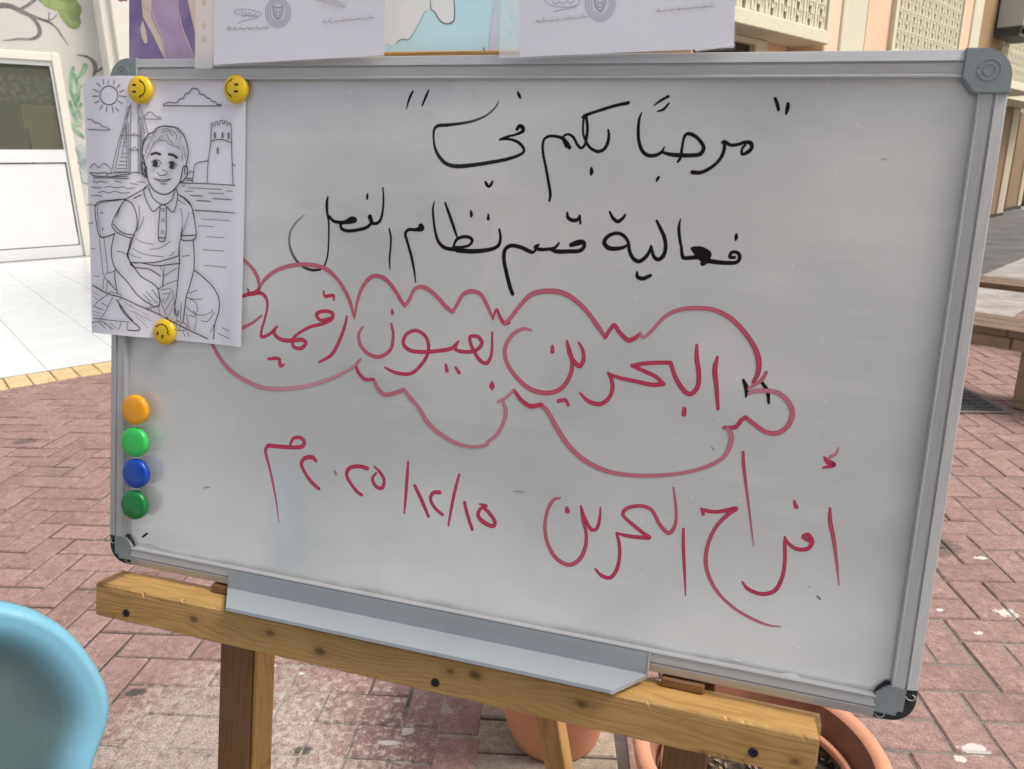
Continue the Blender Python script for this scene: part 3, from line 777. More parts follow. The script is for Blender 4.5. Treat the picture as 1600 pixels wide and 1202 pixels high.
# piers beside the balconies (upper storey), coloured in bands
fbox('pier', 'peach_pale', 1290, 1322, 50, 0, HB, -1.4, -0.05)
fbox('pier_band', 'cream', 1315, 1352, 50, 0, HB, -0.9, -0.03)
fbox('pier', 'peach', 1352.5, 1397, 50, 0, HB, -1.4, -0.045)
fbox('pier', 'peach', 1504, 1521, 50, zb + .13, HB, -1.4, -0.05)
fbox('pier_band', 'cream', 1518, 1532, 50, zb + .13, HB, -0.9, -0.03)
fbox('pier', 'peach_deep', 1531, 1564, 50, zb + .13, HB, -1.4, -0.04)
b = MB(); sA = PANELS[1][0] + .02; b.box(sA, PANELS[1][1] - .01, zb + .003, zb + .118, -3.0, -.51); b.box(PANELS[1][1] + .001, PANELS[2][0] - .001, zb + .003, zb + .127, -3.0, -.05); b.box(PANELS[2][0] + .01, 16, zb + .004, zb + .117, -3.0, -.51)
b.build('walkway_slab', M['cream'], rb, W=FP.M)
M['col_brown'] = simple('shade_deepened_column', (0.25, 0.165, 0.090), 0.8, 0.10, 2, kind='world')  # column and band colours deepened to carry the shade under the balcony
M['col_band'] = simple('shade_deepened_band', (0.50, 0.42, 0.29), 0.8, 0.08, 2, kind='world')
# lower columns at the right edge of the board, standing back under the balcony
fbox('column', 'col_brown', 1440, 1557, 340, 0.06, zb - .002, -1.65, -1.05)
fbox('column_band', 'col_band', 1556.5, 1566, 340, 0.06, zb - .003, -1.60, -1.02)
fbox('column', 'col_brown', 1568, 1587, 340, 0.06, zb - .002, -1.95, -1.30)
fbox('column_band', 'col_band', 1586.5, 1592, 340, 0.06, zb - .003, -1.9, -1.27)
fbox('column', 'col_brown', 1597, 1640, 340, 0.06, zb - .002, -2.2, -1.5)
M['black_base'] = simple('black_plinth', (0.03, 0.028, 0.025), 0.8, 0.2)
b = MB()
for a, c, dd in ((1438, 1567, -1.01), (1567, 1593, -1.25), (1596, 1640, -1.46)):
    b.box(fs(a, 340, dd)[0], fs(c, 340, dd)[0], -0.01, 0.058, -2.3, dd, bev=.004)
b.build('plinth', M['black_base'], rb, W=FP.M)
# wall behind, under the balconies, with a cream door surround
b = MB(); b.box(S_END, 16, 0, HB, -3.2, -3.0); b.build('back_wall', M['peach'], rb, W=FP.M)
b = MB(); b.box(S_END, PANELS[0][1] - .1, 0, HB, -.75, -.32); b.build('wall', M['peach'], rb, W=FP.M)
b = MB(); b.box(S_END - .2, S_END + .01, 0, HB, -3.2, -0.2); b.build('end_wall', M['peach'], rb, W=FP.M)
b = MB(); b.box(S_END, 16, HB, HB + .25, -3.3, 0.5); b.build('roof', M['cream'], rb, W=FP.M)
dq = -.25
x0 = fs(1060, 60, dq)[0]; x1 = fs(1201, 60, dq)[0]; ztop = zb - .001
b = MB(); xr = fs(1181, 75, dq)[0]; zr = fs(1170, 67, dq)[1]
b.box(xr, x1, 0, ztop, -.318, dq, bev=.006); b.box(x0, xr, zr, ztop, -.318, dq, bev=.006); b.box(x0 - .3, x0, 0, ztop, -.318, dq, bev=.006)
b.build('door_surround', M['cream'], rb, W=FP.M)
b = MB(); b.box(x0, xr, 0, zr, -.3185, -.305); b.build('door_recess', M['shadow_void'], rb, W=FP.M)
b = MB(); zc = fs(1195, 50, dq)[1]
b.box(x0 - .3, x1 + .03, zc - .02, zc + .03, dq + .002, dq + .06, bev=.01); b.box(x0 - .3, x1 + .015, zc - .055, zc - .022, dq + .002, dq + .04, bev=.008)
b.build('cornice', M['cream'], rb, W=FP.M)
# air conditioner
a0 = fs(1574, 20, .25); a1 = fs(1573, 25, .3); a1 = (a1[0] + .95, a1[1] - .0)
ac = empty('air_conditioner', FP.M @ Matrix.Translation((a1[0] + .35, a1[1], .1)), 'grey air conditioner outdoor unit with round fan grille mounted above the right balcony', 'air conditioner')
b = MB(); b.box(a1[0], a1[0] + .75, a1[1], a1[1] + .55, -.02, .28, bev=.012); b.build('casing', M['ac'], ac, W=FP.M)
gc = (a1[0] + .34, a1[1] + .29)
b = MB()
for r_ in (0.05, 0.09, 0.13, 0.17, 0.20):
    pts = [(gc[0] + r_ * math.cos(k * math.pi / 12), gc[1] + r_ * math.sin(k * math.pi / 12), .292) for k in range(25)]; b.tube(pts, .005, 6)
b.build('fan_grille', M['ac'], ac, W=FP.M)
b = MB(); b.lathe([(0.0, .281), (0.2, .281), (0.2, .283), (0, .283)], 24, T=Matrix.Translation((gc[0], gc[1], 0))); b.build('fan_opening', M['shadow_void'], ac, W=FP.M)
b = MB()
for q in (0, .3, .6): b.box(a1[0] + q, a1[0] + q + .035, a1[1] - .07, a1[1] - .003, -.1, .26)
b.box(a1[0] - .02, a1[0] + .8, a1[1] - .11, a1[1] - .072, .0, .25); b.build('mounting_bracket', M['iron'], ac, W=FP.M)

# ------------------------------------------------------------------ benches and manhole cover on the right
bd = Vector((-0.585, 0.811, 0)).normalized(); bn = Vector((bd.y, -bd.x, 0)); bn = -bn if bn.y < 0 else bn
def bench(label, P, L0, L1, zt_, width, leg_at, mat='old_wood', th=.040, apron=.060):
    T = frame(P, bd, bn, Vector((0, 0, 1)));
    e = empty('wooden_bench', T @ Matrix.Translation(((L0 + L1) / 2, 0, 0)), label, 'bench', 'old wooden benches by the arcade')
    T2 = frame(P, bd, Vector((-bd.y, bd.x, 0)), Vector((0, 0, 1)))
    def part(nm, x0, x1, y0, y1, z0, z1, bev=.004, mt=mat):
        if nm == 'seat_plank': mt = 'seat_wood'
        b = MB(); b.box(x0 - (L0 + L1) / 2, x1 - (L0 + L1) / 2, y0, y1, z0, z1, bev=bev); o = b.build(nm, M[mt], e, W=T2 @ Matrix.Translation(((L0 + L1) / 2, 0, 0)))
        return o
    k = 3; wd = width / k
    for i in range(k): part('seat_plank', L0, L1 + (.02 * (i % 2)), -i * wd - wd + .006, -i * wd, zt_ - th, zt_)
    part('front_rail', L0 + .03, L1 - .03, -.05, -.014, zt_ - th - apron, zt_ - th - .001); part('back_rail', L0 + .03, L1 - .03, -width + .014, -width + .05, zt_ - th - apron, zt_ - th - .001)
    for lx in leg_at:
        part('leg', lx, lx + .07, -.085, -.052, 0.004, zt_ - th - .002); part('leg', lx, lx + .07, -width + .052, -width + .085, 0.004, zt_ - th - .002)
    return e
# front edge of the near bench passes through these sight lines at seat height
hx, hy = ground(1560, 513, .40)
bench('nearer worn wooden bench with a thick apron board, just above the manhole cover', Vector((hx, hy, 0)), -0.75, 1.5, .40, .36, (-.17, 1.2))
hx, hy = ground(1565, 444, .40)
bench('farther low bench with an orange edge, near the foot of the arcade columns', Vector((hx, hy, 0)), -1.3, 1.6, .40, .32, (-1.1, 1.3), mat='old_wood', th=.030, apron=.012)
mc = [ground(*p) for p in ((1440, 600), (1550, 606), (1520, 652), (1395, 650))]
cxm = sum(p[0] for p in mc) / 4; cym = sum(p[1] for p in mc) / 4
ang = math.atan2(mc[1][1] - mc[0][1], mc[1][0] - mc[0][0])
T = Matrix.Translation((cxm - .07, cym + .06, 0)) @ Matrix.Rotation(R(-4), 4, 'Z')
mh = empty('manhole_cover', T, 'dark square cast iron manhole cover set in the brick paving near the bench', 'manhole cover')
sx = 0.5
b = MB(); b.box(-.29, .29, -.27, .27, 0.002, .007, bev=.001); b.build('cover_frame', M['joint'], mh, W=T)
b = MB(); b.box(-.26, .26, -.24, .24, .0075, .012, bev=.001); b.build('cover_plate', M['iron'], mh, W=T)
b = MB()
for i in range(9):
    for j in range(8):
        x = -.22 + i * .055; y = -.2 + j * .057; b.box(x - .016, x + .016, y - .006, y + .006, .0122, .0145)
b.build('tread_pattern', M['iron'], mh, W=T, kind='stuff')

# ------------------------------------------------------------------ behind the camera: unseen building, roof and pale floor added to shape the board's light
sheet('added_bounce_terrace', [(-12, -5), (14, -5), (14, -0.95), (-12, -0.95)], 0.004, M['tile'])  # unseen pale floor added to brighten the board's lower reflection
vb = empty('added_veranda_building', Matrix.Translation((0, -5, 0)), 'unseen ochre building with a veranda roof, added behind the camera to dim the whiteboard', 'building')
b = MB(); b.box(-12, 14, -5.3, -5, 0, 6.5); b.build('wall', M['peach_deep'], vb)
b = MB(); b.box(-12, 14, -5, -2.6, 3.0, 3.2); b.build('added_shade_roof', M['cream'], vb)  # added overhead to hold skylight off the board
for i in range(6):
    b = MB(); x = -10.3 + i * 4.1; b.box(x, x + .4, -3.0, -2.62, 0, 2.999, bev=.02); b.build('column', M['peach_deep'], vb)
for i in range(9):
    b = MB(); x = -9 + i * 2.1; b.box(x, x + .9, -4.999, -4.93, 0, 2.2); b.build('door', M['shadow_void' if i % 2 else 'cream'], vb)  # contrasting doors added to break up the board's reflection
# ------------------------------------------------------------------ plant pots behind the easel
def pot(label, x, y, rb_, rt, h, lip, soil_z, two_walls=False, group=None):
    T = Matrix.Translation((x, y, 0)); e = empty('plant_pot', T, label, 'plant pot', group)
    b = MB(); th = .016
    pr = [(0, 0.004), (rb_ * .96, 0.004), (rb_, 0.012)]
    k = 6
    for i in range(1, k + 1): pr.append((rb_ + (rt - rb_) * i / k, h * i / k - (0.0 if i < k else lip)))
    pr += [(rt + .012, h - lip + .004), (rt + .015, h - lip + .014), (rt + .017, h - .008), (rt + .012, h), (rt - .004, h), (rt - .010, h - .006)]
    b.lathe(pr, 72, cap=False); o = b.build('pot_wall', M['terracotta'], e, W=T)
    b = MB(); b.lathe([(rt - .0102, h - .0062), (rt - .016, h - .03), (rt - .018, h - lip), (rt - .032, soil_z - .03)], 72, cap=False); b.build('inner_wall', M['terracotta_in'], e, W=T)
    if two_walls:
        b = MB(); b.lathe([(rt - .030, h - .055), (rt - .030, h - .045), (rt - .036, h - .043), (rt - .040, h - .047), (rt - .040, h - .055)], 72, cap=False); b.build('inner_ring', M['terracotta'], e, W=T)
    b = MB(); n_ = 40; rs = rt - .02; rr = random.Random(5)
    vs = []; fs = []
    for j in range(9):
        for i in range(n_):
            a = 2 * math.pi * i / n_; r = rs * j / 8; vs.append((r * math.cos(a), r * math.sin(a), soil_z + rr.uniform(-.008, .008)))
    for j in range(8):
        for i in range(n_): fs.append((j * n_ + i, j * n_ + (i + 1) % n_, (j + 1) * n_ + (i + 1) % n_, (j + 1) * n_ + i))
    b.add(vs, fs); b.build('soil', M['soil'], e, W=T)
    # dry leaf litter and chips on the soil
    b = MB()
    for i in range(260):
        a = rr.uniform(0, 6.28); r = rs * math.sqrt(rr.random()) * .95; s_ = rr.uniform(.003, .010)
        TT = Matrix.Translation((r * math.cos(a), r * math.sin(a), soil_z + rr.uniform(.003, .012))) @ Matrix.Rotation(rr.uniform(0, 6), 4, 'Z') @ Matrix.Rotation(rr.uniform(-.6, .6), 4, 'X')
        b.add([TT @ Vector(p) for p in ((-s_, -s_ * .3, 0), (0, -s_ * .5, .001), (s_, 0, 0), (0, s_ * .45, .001))], [(0, 1, 2, 3)])
    b.build('leaf_litter', M['litter'], e, W=T, kind='stuff')
M['litter'] = simple('dry_litter', (0.26, 0.19, 0.12), 0.9, 0.6, 60, kind='world')
pot('taller terracotta pot standing behind the middle strut of the easel', 0.088, 1.372, .098, .178, .36, .035, .31, group='terracotta pots behind the easel')
pot('wide terracotta pot filled with dark soil and litter below the right corner of the whiteboard', 0.392, 0.985, .140, .184, .31, .035, .235, two_walls=True, group='terracotta pots behind the easel')

# ------------------------------------------------------------------ easel
BM = BOARD.M
ge = (BM @ Vector((.45, -1.356, -.03)))
easel = empty('easel', Matrix.Translation((ge.x, ge.y, 0)), 'varnished pine easel holding up the whiteboard on a thick ledge beam', 'easel')
def eb(name, mat, x0, x1, y0, y1, z0, z1, bev=.0015, vertical=False, jag=0):
    b = MB()
    if vertical:   # grain runs along local x: build lying, then stand it up
        b.box(0, y1 - y0, -(x1 - x0) / 2, (x1 - x0) / 2, z0, z1, bev=bev)
        W = BM @ Matrix.Translation(((x0 + x1) / 2, y0, 0)) @ Matrix.Rotation(R(90), 4, 'Z')
    else:
        b.box(0, x1 - x0, y0, y1, z0, z1, bev=bev)
        if jag:
            b.v = [(p[0] + (random.uniform(-jag, jag)), p[1] + random.uniform(-jag, jag) * .5, p[2]) for p in b.v]
        W = BM @ Matrix.Translation((x0, 0, 0))
    return b.build(name, M[mat], easel, W=W)
def rough_beam(name, mat, x0, x1, y0, y1, z0, z1, seed, n_=260, a=.0006):
    """sawn timber: a bar whose long edges are chipped and uneven"""
    rr = random.Random(seed); b = MB(); L = x1 - x0; bv = .0018
    base_ = [(y0 + .006, z1), (y0 + bv, z1), (y0, z1 - bv), (y0, z0), (y1, z0), (y1, z1 - bv - .005), (y1, z1 - bv), (y1 - bv * 1.3, z1), (y1 - .007, z1)]
    drift = [0.0] * 9; K = 9; vs = []
    for i in range(n_ + 1):
        x = L * i / n_
        for k, (y, z) in enumerate(base_):
            drift[k] = drift[k] * .8 + rr.uniform(-a, a) * (.5 if k in (1, 2, 6, 7) else .12)
            chip = 0.0
            if k in (1, 2, 6, 7) and rr.random() < .03: chip = rr.uniform(.0004, .0014)
            sy = 1 if y < (y0 + y1) / 2 else -1
            vs.append((x + (rr.uniform(-a, a) if i in (0, n_) else 0), y + drift[k] + sy * chip, z - chip + drift[k] * .4))
    fs = [(K * i + k, K * i + (k + 1) % K, K * i + K + (k + 1) % K, K * i + K + k) for i in range(n_) for k in range(K)] + [tuple(range(K)), tuple(range(K * n_ + K - 1, K * n_ - 1, -1))]
    b.add(vs, fs); o = b.build(name, M[mat], easel, W=BM @ Matrix.Translation((x0, 0, 0))); fix_normals(o); return o
rough_beam('ledge_beam', 'pine', .0157, .8170, -.6450, -.6036, .000, .0405, 3)
rough_beam('rear_beam', 'pine_pale', .030, .8250, -.6560, -.6110, -.0190, -.0012, 8)
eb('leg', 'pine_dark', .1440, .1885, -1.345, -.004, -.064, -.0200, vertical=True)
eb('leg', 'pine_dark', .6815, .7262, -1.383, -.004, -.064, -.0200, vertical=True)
eb('ledge_peg', 'pine_dark', .150, .187, -.6035, -.5935, -.0185, .008)
eb('ledge_peg', 'pine_dark', .6733, .7151, -.6035, -.5935, -.0185, .008)
eb('upper_rail', 'pine', .30, .6400, -.030, .0140, -.052, -.0260)
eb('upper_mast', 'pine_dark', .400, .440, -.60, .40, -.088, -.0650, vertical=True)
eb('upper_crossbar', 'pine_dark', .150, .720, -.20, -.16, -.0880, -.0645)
# pale side strip fixed on the left leg
eb('leg_side_strip', 'pine', 0.1887, .1948, -1.345, -.646, -.062, -.0240, vertical=True)
A_ = BOARD.at(860.5, 1122, -.25); B_ = BOARD.at(874.5, 1202, -.272)
pa = BM @ Vector((A_[0], A_[1], -.25)); pb = BM @ Vector((B_[0], B_[1], -.272)); dv = (pb - pa).normalized()
pend = pa + dv * ((0 - pa.z) / dv.z); ptop = pa - dv * .62
xd = (pend - ptop).normalized(); zd = (BOARD.N - xd * BOARD.N.dot(xd)).normalized(); yd = zd.cross(xd)
b = MB(); b.box(0, (pend - ptop).length, -.0155, .0155, -.018, .018, bev=.0015)
b.build('rear_strut', M['pine'], easel, W=frame(ptop, xd, yd, zd))
for px, py in ((197, 958), (680, 1067), (1177, 1176)):
    x, y = BOARD.at(px, py, .041)
    b = MB(); b.lathe([(.0, .0412), (.0018, .0411), (.0022, .0422), (.0042, .0420), (.0046, .0408)][::-1], 20); b.build('screw_head', M['screw'], easel, W=BM @ Matrix.Translation((x, y, 0)))

# ------------------------------------------------------------------ whiteboard
wb = empty('whiteboard', BM @ Matrix.Translation((BW / 2, -BH, 0)), 'aluminium framed whiteboard with black and red Arabic handwriting leaning on the pine easel', 'whiteboard')
b = MB(); b.box(.016, BW - .016, -BH + .016, -.016, -.010, 0.0); b.build('writing_surface', M['enamel'], wb, W=BM)
b = MB(); b.box(.012, BW - .012, -BH + .012, -.012, -.0135, -.0102); b.build('back_panel', M['alu_dark'], wb, W=BM)
PROF = [(0.003, -.014), (0.0, -.011), (0.0, .0030), (.0012, .0050), (.0098, .0072), (.0104, .0052), (.0116, .0052), (.0122, .0070), (.0205, .0062), (.0216, .0075), (.0228, .0070), (.0230, .0002)]
def rail(p0, p1, inn):
    b = MB(); d = (Vector(p1) - Vector(p0)); L = d.length; d.normalize(); nrm = Vector(inn)
    T = BM @ frame(Vector(p0), d, nrm, Vector((0, 0, 1)))
    vs = [(0, t_, z) for t_, z in PROF] + [(L, t_, z) for t_, z in PROF]; n_ = len(PROF)
    fs = [(i, i + 1, n_ + i + 1, n_ + i) for i in range(n_ - 1)] + [tuple(range(n_)), tuple(range(2 * n_ - 1, n_ - 1, -1))]
    b.add(vs, fs); o = b.build('frame_rail', M['alu'], wb, W=T); fix_normals(o); return o
cc = .034
rail((cc, 0, 0), (BW - cc, 0, 0), (0, -1, 0))
rail((cc, -BH, 0), (BW - cc, -BH, 0), (0, 1, 0))
rail((0, -cc, 0), (0, -BH + cc, 0), (1, 0, 0))
rail((BW, -cc, 0), (BW, -BH + cc, 0), (-1, 0, 0))
def corner_pts(r=.024, L=.0365, n_=9):
    pts = [(0, -L)]
    for k in range(n_ + 1):
        a = math.pi - k * math.pi / 2 / n_; pts.append((r + r * math.cos(a), -r + r * math.sin(a)))
    pts += [(L, 0), (L + .001, -.0235), (.034, -.0275), (.0285, -.0345), (.026, -.0365)]
    return pts[::-1]
def place_corner(x, y, sx, sy): return BM @ Matrix.Translation((x, y, 0)) @ Matrix.Diagonal((sx, sy, 1, 1))
for (x, y, sx_, sy_) in ((0, 0, 1, 1), (BW, 0, -1, 1)):
    W = place_corner(x, y, sx_, sy_)
    b = MB(); P_ = corner_pts(); P2 = [(.018 + (p[0] - .018) * .95, -.018 + (p[1] + .018) * .95) for p in P_]; n_ = len(P_)
    vs = [(a, c_, -.0145) for a, c_ in P_] + [(a, c_, .0075) for a, c_ in P_] + [(a, c_, .0096) for a, c_ in P2]
    fs = [tuple(range(2 * n_, 3 * n_)), tuple(range(n_ - 1, -1, -1))]
    for q in (0, n_):
        fs += [(q + i, q + (i + 1) % n_, q + n_ + (i + 1) % n_, q + n_ + i) for i in range(n_)]
    b.add(vs, fs); o = b.build('corner_cap', M['cap'], wb, W=W); fix_normals(o)
    b = MB()
    for r_ in (.0045, .0085): b.tube([(.018 + r_ * math.cos(k * .35), -.018 + r_ * math.sin(k * .35), .0097) for k in range(19)], .0004, 6)
    b.build('cap_emblem_rings', M['cap'], o, W=W)
for (x, y, sx_, sy_) in ((0, -BH, 1, -1), (BW, -BH, -1, -1)):
    W = place_corner(x, y, sx_, sy_)
    b = MB(); P_ = corner_pts(r=.022, L=.034); n_ = len(P_)
    b.prism(P_, -.0145, .0030); o = b.build('broken_corner', M['black_plastic'], wb, W=W); fix_normals(o)
    # the exposed joining plate and the rims left round the holes
    b = MB(); b.prism([(.010, -.0345), (.0105, -.012), (.015, -.0115), (.0165, -.007), (.0345, -.0075), (.035, -.024), (.030, -.030), (.024, -.0345)], .0032, .0068)
    o = b.build('joining_plate', M['cap'], wb, W=W); fix_normals(o)
    b = MB()
    for (cx_, cy_) in ((.0285, -.0045), (.0052, -.026)):
        b.tube([(cx_ + .0038 * math.cos(k * .45), cy_ + .0028 * math.sin(k * .45), .0040) for k in range(11)], .0006, 6)
    b.build('hole_rim', M['alu'], wb, W=W)
# pen tray
b = MB(); x0, x1 = .1745, .6600
yb = -.5945
sec = [(.0086, -.5712), (.0102, -.5700), (.0104, -.5925), (.052, yb), (.054, yb + .0015), (.0545, yb - .002), (.052, yb - .0035), (.0086, yb - .0025)]
# (z, y) section; ends cut back by 28 mm towards the front
vs = []
for e_ in (0, 1):
    for z, y in sec:
        cut = max(0, (z - .012)) / .042 * .030
        vs.append(((x0 + cut) if e_ == 0 else (x1 - cut), y, z))
n_ = len(sec); fs = [(i, (i + 1) % n_, n_ + (i + 1) % n_, n_ + i) for i in range(n_)] + [tuple(range(n_)), tuple(range(2 * n_ - 1, n_ - 1, -1))]
b.add(vs, fs); tr = b.build('pen_tray', M['tray'], wb, W=BM, label='grey metal pen tray clipped to the bottom rail'); fix_normals(tr)
b = MB(); b.box(x1 - .0012, x1 + .0006, -.5925, -.5705, .0090, .0112); b.build('tray_end_edge', M['alu'], wb, W=BM)
# torn film along the bottom of the enamel
M['film'] = simple('torn_film', (0.80, 0.80, 0.80), 0.4, 0.05, 30)
k = Ink(lambda x, y: BOARD.at(x, y), flat, 4e-4)
for st in ['998,998,1 1006,997,2 1012,1001,1', '1142,1029,1 1152,1031,4 1160,1034,1', '1200,1052,2 1220,1054,5 1240,1055,7 1252,1063,5 1275,1071,3 1310,1079,1', '1345,1087,1 1365,1089,3 1382,1095,2']:
    k.stroke(parse(st, 1, 0, 0), step=2)
k.mb.build('torn_film', M['film'], wb, W=BM)
# ------------------------------------------------------------------ handwriting
Z2 = (5.0, 620, 120); Z3 = (4.706, 920, 120); Z4 = (4.324, 430, 280); Z5 = (3.81, 780, 310); Z6 = (3.404, 330, 390); Z7 = (3.2, 760, 430); Z8 = (3.636, 400, 660); Z9 = (3.077, 820, 690)
def hand(name, mat, items, z0, label):
    part = empty(name, BM, parent=wb, label=label)
    z = z0
    for it in items:
        tr_, fade = it[0], (it[2] if len(it) > 2 else None)
        pts = []
        if isinstance(it[1], list):
            for zt_, t in it[1]: pts += parse(t, *zt_)
        else: pts = parse(it[1], *tr_)
        k = Ink(lambda x, y: BOARD.at(x, y), flat, z, 3e-6)
        k.rise = 4e-6
        k.stroke([(p[0], p[1], p[2] * .92) for p in pts], fade=fade, step=1.2)
        z = k.z
        k.mb.build('pen_stroke', M[mat], part, W=BM)
    return part
L1 = [
 (Z2, '125,115,18 105,155,22 88,205,17 76,258,7'), (Z2, '250,105,14 230,150,22 205,210,18 198,228,12'),
 (Z2, '945,120,16 955,145,30 965,167,18'),
 (Z2, '940,410,30 960,385,34 985,400,36 985,425,34 930,452,22 860,470,22 805,492,20', ), 
 (Z2, '803,492,16 870,488,22 940,508,26 985,550,26 993,585,26 950,615,26 860,645,30 720,672,32 600,690,34 470,700,36 390,682,32 335,630,30 300,560,24 288,480,20 292,415,24 320,385,30 400,378,28', (1, .97)),
 (Z2, '390,379,28 500,366,24 600,345,22 690,308,18 750,262,16 780,225,15 796,188,8', (1, .8)),
 (Z2, '692,822,18 705,845,30 720,862,18 737,842,26 748,818,18'),
 (None, [(Z2, '1192,970,20 1200,925,26 1185,820,26 1165,710,24 1145,610,24 1140,540,24 1152,490,24 1190,466,26 1240,466,26 1290,480,30 1325,515,36 1350,555,34'), ]),
 (None, [(Z2, '1325,545,26 1305,500,26 1305,465,22 1340,450,22 1380,475,24 1410,530,24 1440,558,24 1468,535,24 1482,480,26 1490,400,26 1480,310,26')]),
 (None, [(Z2, '1465,300,20 1455,380,20 1458,450,20 1478,505,24 1510,555,26 1560,583,28'), (Z3, '75,550,28 110,535,28 138,490,28 148,430,24 143,390,16')]),
 (None, [(Z2, '1450,318,22 1480,300,28 1560,272,26'), (Z3, '80,248,26 200,212,26 290,193,30')]),
 (Z2, '1520,715,22 1522,745,36 1518,767,18'),
 (Z3, '390,262,10 372,310,22 364,390,26 370,480,28 395,548,30 440,580,32 500,575,30 538,550,24 555,518,12'),
 (Z3, '540,555,22 600,572,32 680,578,36 760,578,34 820,568,36 845,525,32 828,485,30 788,442,30 742,420,32 712,428,28 695,470,22 685,530,24 672,600,26 655,625,22'),
 (Z3, '762,703,36 820,705,32 880,680,30 940,635,28 980,580,30 998,520,30 995,475,26'),
 (Z3, '978,485,18 1000,478,26 1040,502,28 1100,498,28 1150,482,30 1190,488,34 1198,522,32 1172,552,34 1128,570,24 1128,530,22 1150,502,22'),
 (Z3, '480,212,10 520,182,20 585,145,24'), (Z3, '505,256,12 550,240,22 588,198,16'),
 (Z3, '1370,160,26 1385,200,30 1395,245,26'), (Z3, '1465,200,28 1460,240,34 1450,275,18'), (Z3, '498,768,14 510,745,28 518,735,14'),
]
hand('handwriting', 'ink_black', L1, 3.0e-5, 'top line of black Arabic handwriting')
L2 = [
 (Z5, '1412,215,18 1410,238,26 1407,250,12'),
 (Z5, '1400,352,24 1372,350,22 1385,322,24 1420,325,24 1432,352,26 1415,380,26 1370,385,28 1310,382,30 1240,372,34'),
 (Z5, '1165,305,46 1200,335,70 1225,365,62 1212,388,36'), (Z5, '1150,300,26 1200,300,30 1252,330,26 1240,375,20'),
 (Z5, '1210,345,34 1130,355,28 1095,352,26 1084,290,20 1072,220,22 1070,170,20 1079,125,10'),
 (Z5, '938,135,18 960,180,24 985,240,26 990,300,26 975,345,28 945,365,28 920,345,24 904,285,18'),
 (Z5, '905,290,20 895,315,22 870,352,26 830,376,28 795,355,26 775,310,24 768,262,22 740,222,24 700,208,24 650,225,26 625,262,28 650,295,30 700,300,28 745,290,22 772,268,12'),
 (Z5, '658,80,14 675,115,22 705,138,26 735,120,22 750,98,14'), (Z5, '820,440,16 824,468,26 855,478,28 900,460,24'),
 (Z5, '428,278,30 465,266,38 500,262,32 505,288,26 480,312,28 420,316,28 340,316,28 305,303,20'),
 (Z5, '302,305,16 330,295,20 357,266,12 335,292,18 290,303,22 235,303,24 212,290,20 235,275,14'),
 (Z5, '235,278,12 205,320,20 185,318,26 130,292,26 70,282,26 36,305,26 28,360,26 45,450,26 65,530,26 80,570,24'),
 (Z5, '405,85,14 410,115,24 440,132,26 470,125,24 480,103,14 483,150,16'),
 (Z4, '1515,340,18 1522,400,22 1505,452,26 1440,478,30 1330,488,34 1230,482,34'),
 (Z4, '1240,478,30 1150,465,28 1105,425,24 1083,360,20 1070,270,18 1066,200,16 1076,150,8'),
 (Z4, '1148,160,14 1170,220,22 1195,290,22 1215,350,20 1230,392,14'),
 (Z4, '1205,455,18 1225,410,22 1270,390,24 1315,395,24 1332,418,22 1308,448,20 1260,460,20 1205,462,22'),
 (Z4, '1322,215,14 1326,242,26 1325,255,14'), (Z4, '1440,238,12 1440,268,26'),
 (Z4, '985,318,40 990,332,44 950,342,26 900,343,24 880,368,22 895,430,20 920,520,20 938,610,16 950,698,8'),
 (Z4, '770,335,12 782,390,16 780,460,14 773,540,14 776,610,8'),
 (Z4, '728,60,12 732,120,14 729,200,16 715,268,20 690,298,22 655,295,26 640,255,34'),
 (Z4, '640,250,26 652,290,24 620,325,24 560,343,24 490,350,24 450,335,24 440,305,18'),
 (Z4, '440,305,20 480,285,24 520,270,38 540,278,34 500,290,28 430,292,24 390,280,22 365,252,20'),
 (Z4, '356,120,12 350,160,22 352,220,20 362,290,14 363,370,13 361,450,12 352,530,12 335,582,12'),
 (Z4, '305,612,14 250,615,20 195,595,20 150,558,20 115,500,18 96,430,16 105,350,14 145,290,12 198,240,6', (1.0, .6)),
 (Z4, '625,98,10 622,120,20 623,138,10'),
 (Z7, '1285,525,16 1300,565,26 1298,610,10'), (Z7, '1380,540,18 1405,580,22 1412,640,14'),
 ((3.433, 0, 580), '790,870,10 778,880,12 765,890,8'),
 (Z8, '1465,393,5 1495,393,10 1530,396,5', (.55, .5)), (Z9, '1405,742,7 1420,758,9', (.8, .8)), (Z9, '895,22,5 912,42,6', (.6, .6)), (Z9, '1362,695,6 1368,698,6', (.6, .6)),
 ((1, 0, 0), '1377,250,1.2 1381,248.5,1.6 1385,250,1.2', (.6, .6)), ((1, 0, 0), '318,763,1.2 323,761.5,1.6 328,762,1.2', (.6, .6)),
 ((1, 0, 0), '215,849,1 235,852,2.4 250,857,1.2', (.35, .25)),
]
hand('handwriting', 'ink_black', L2, 3.0e-5, 'second line of black Arabic handwriting')
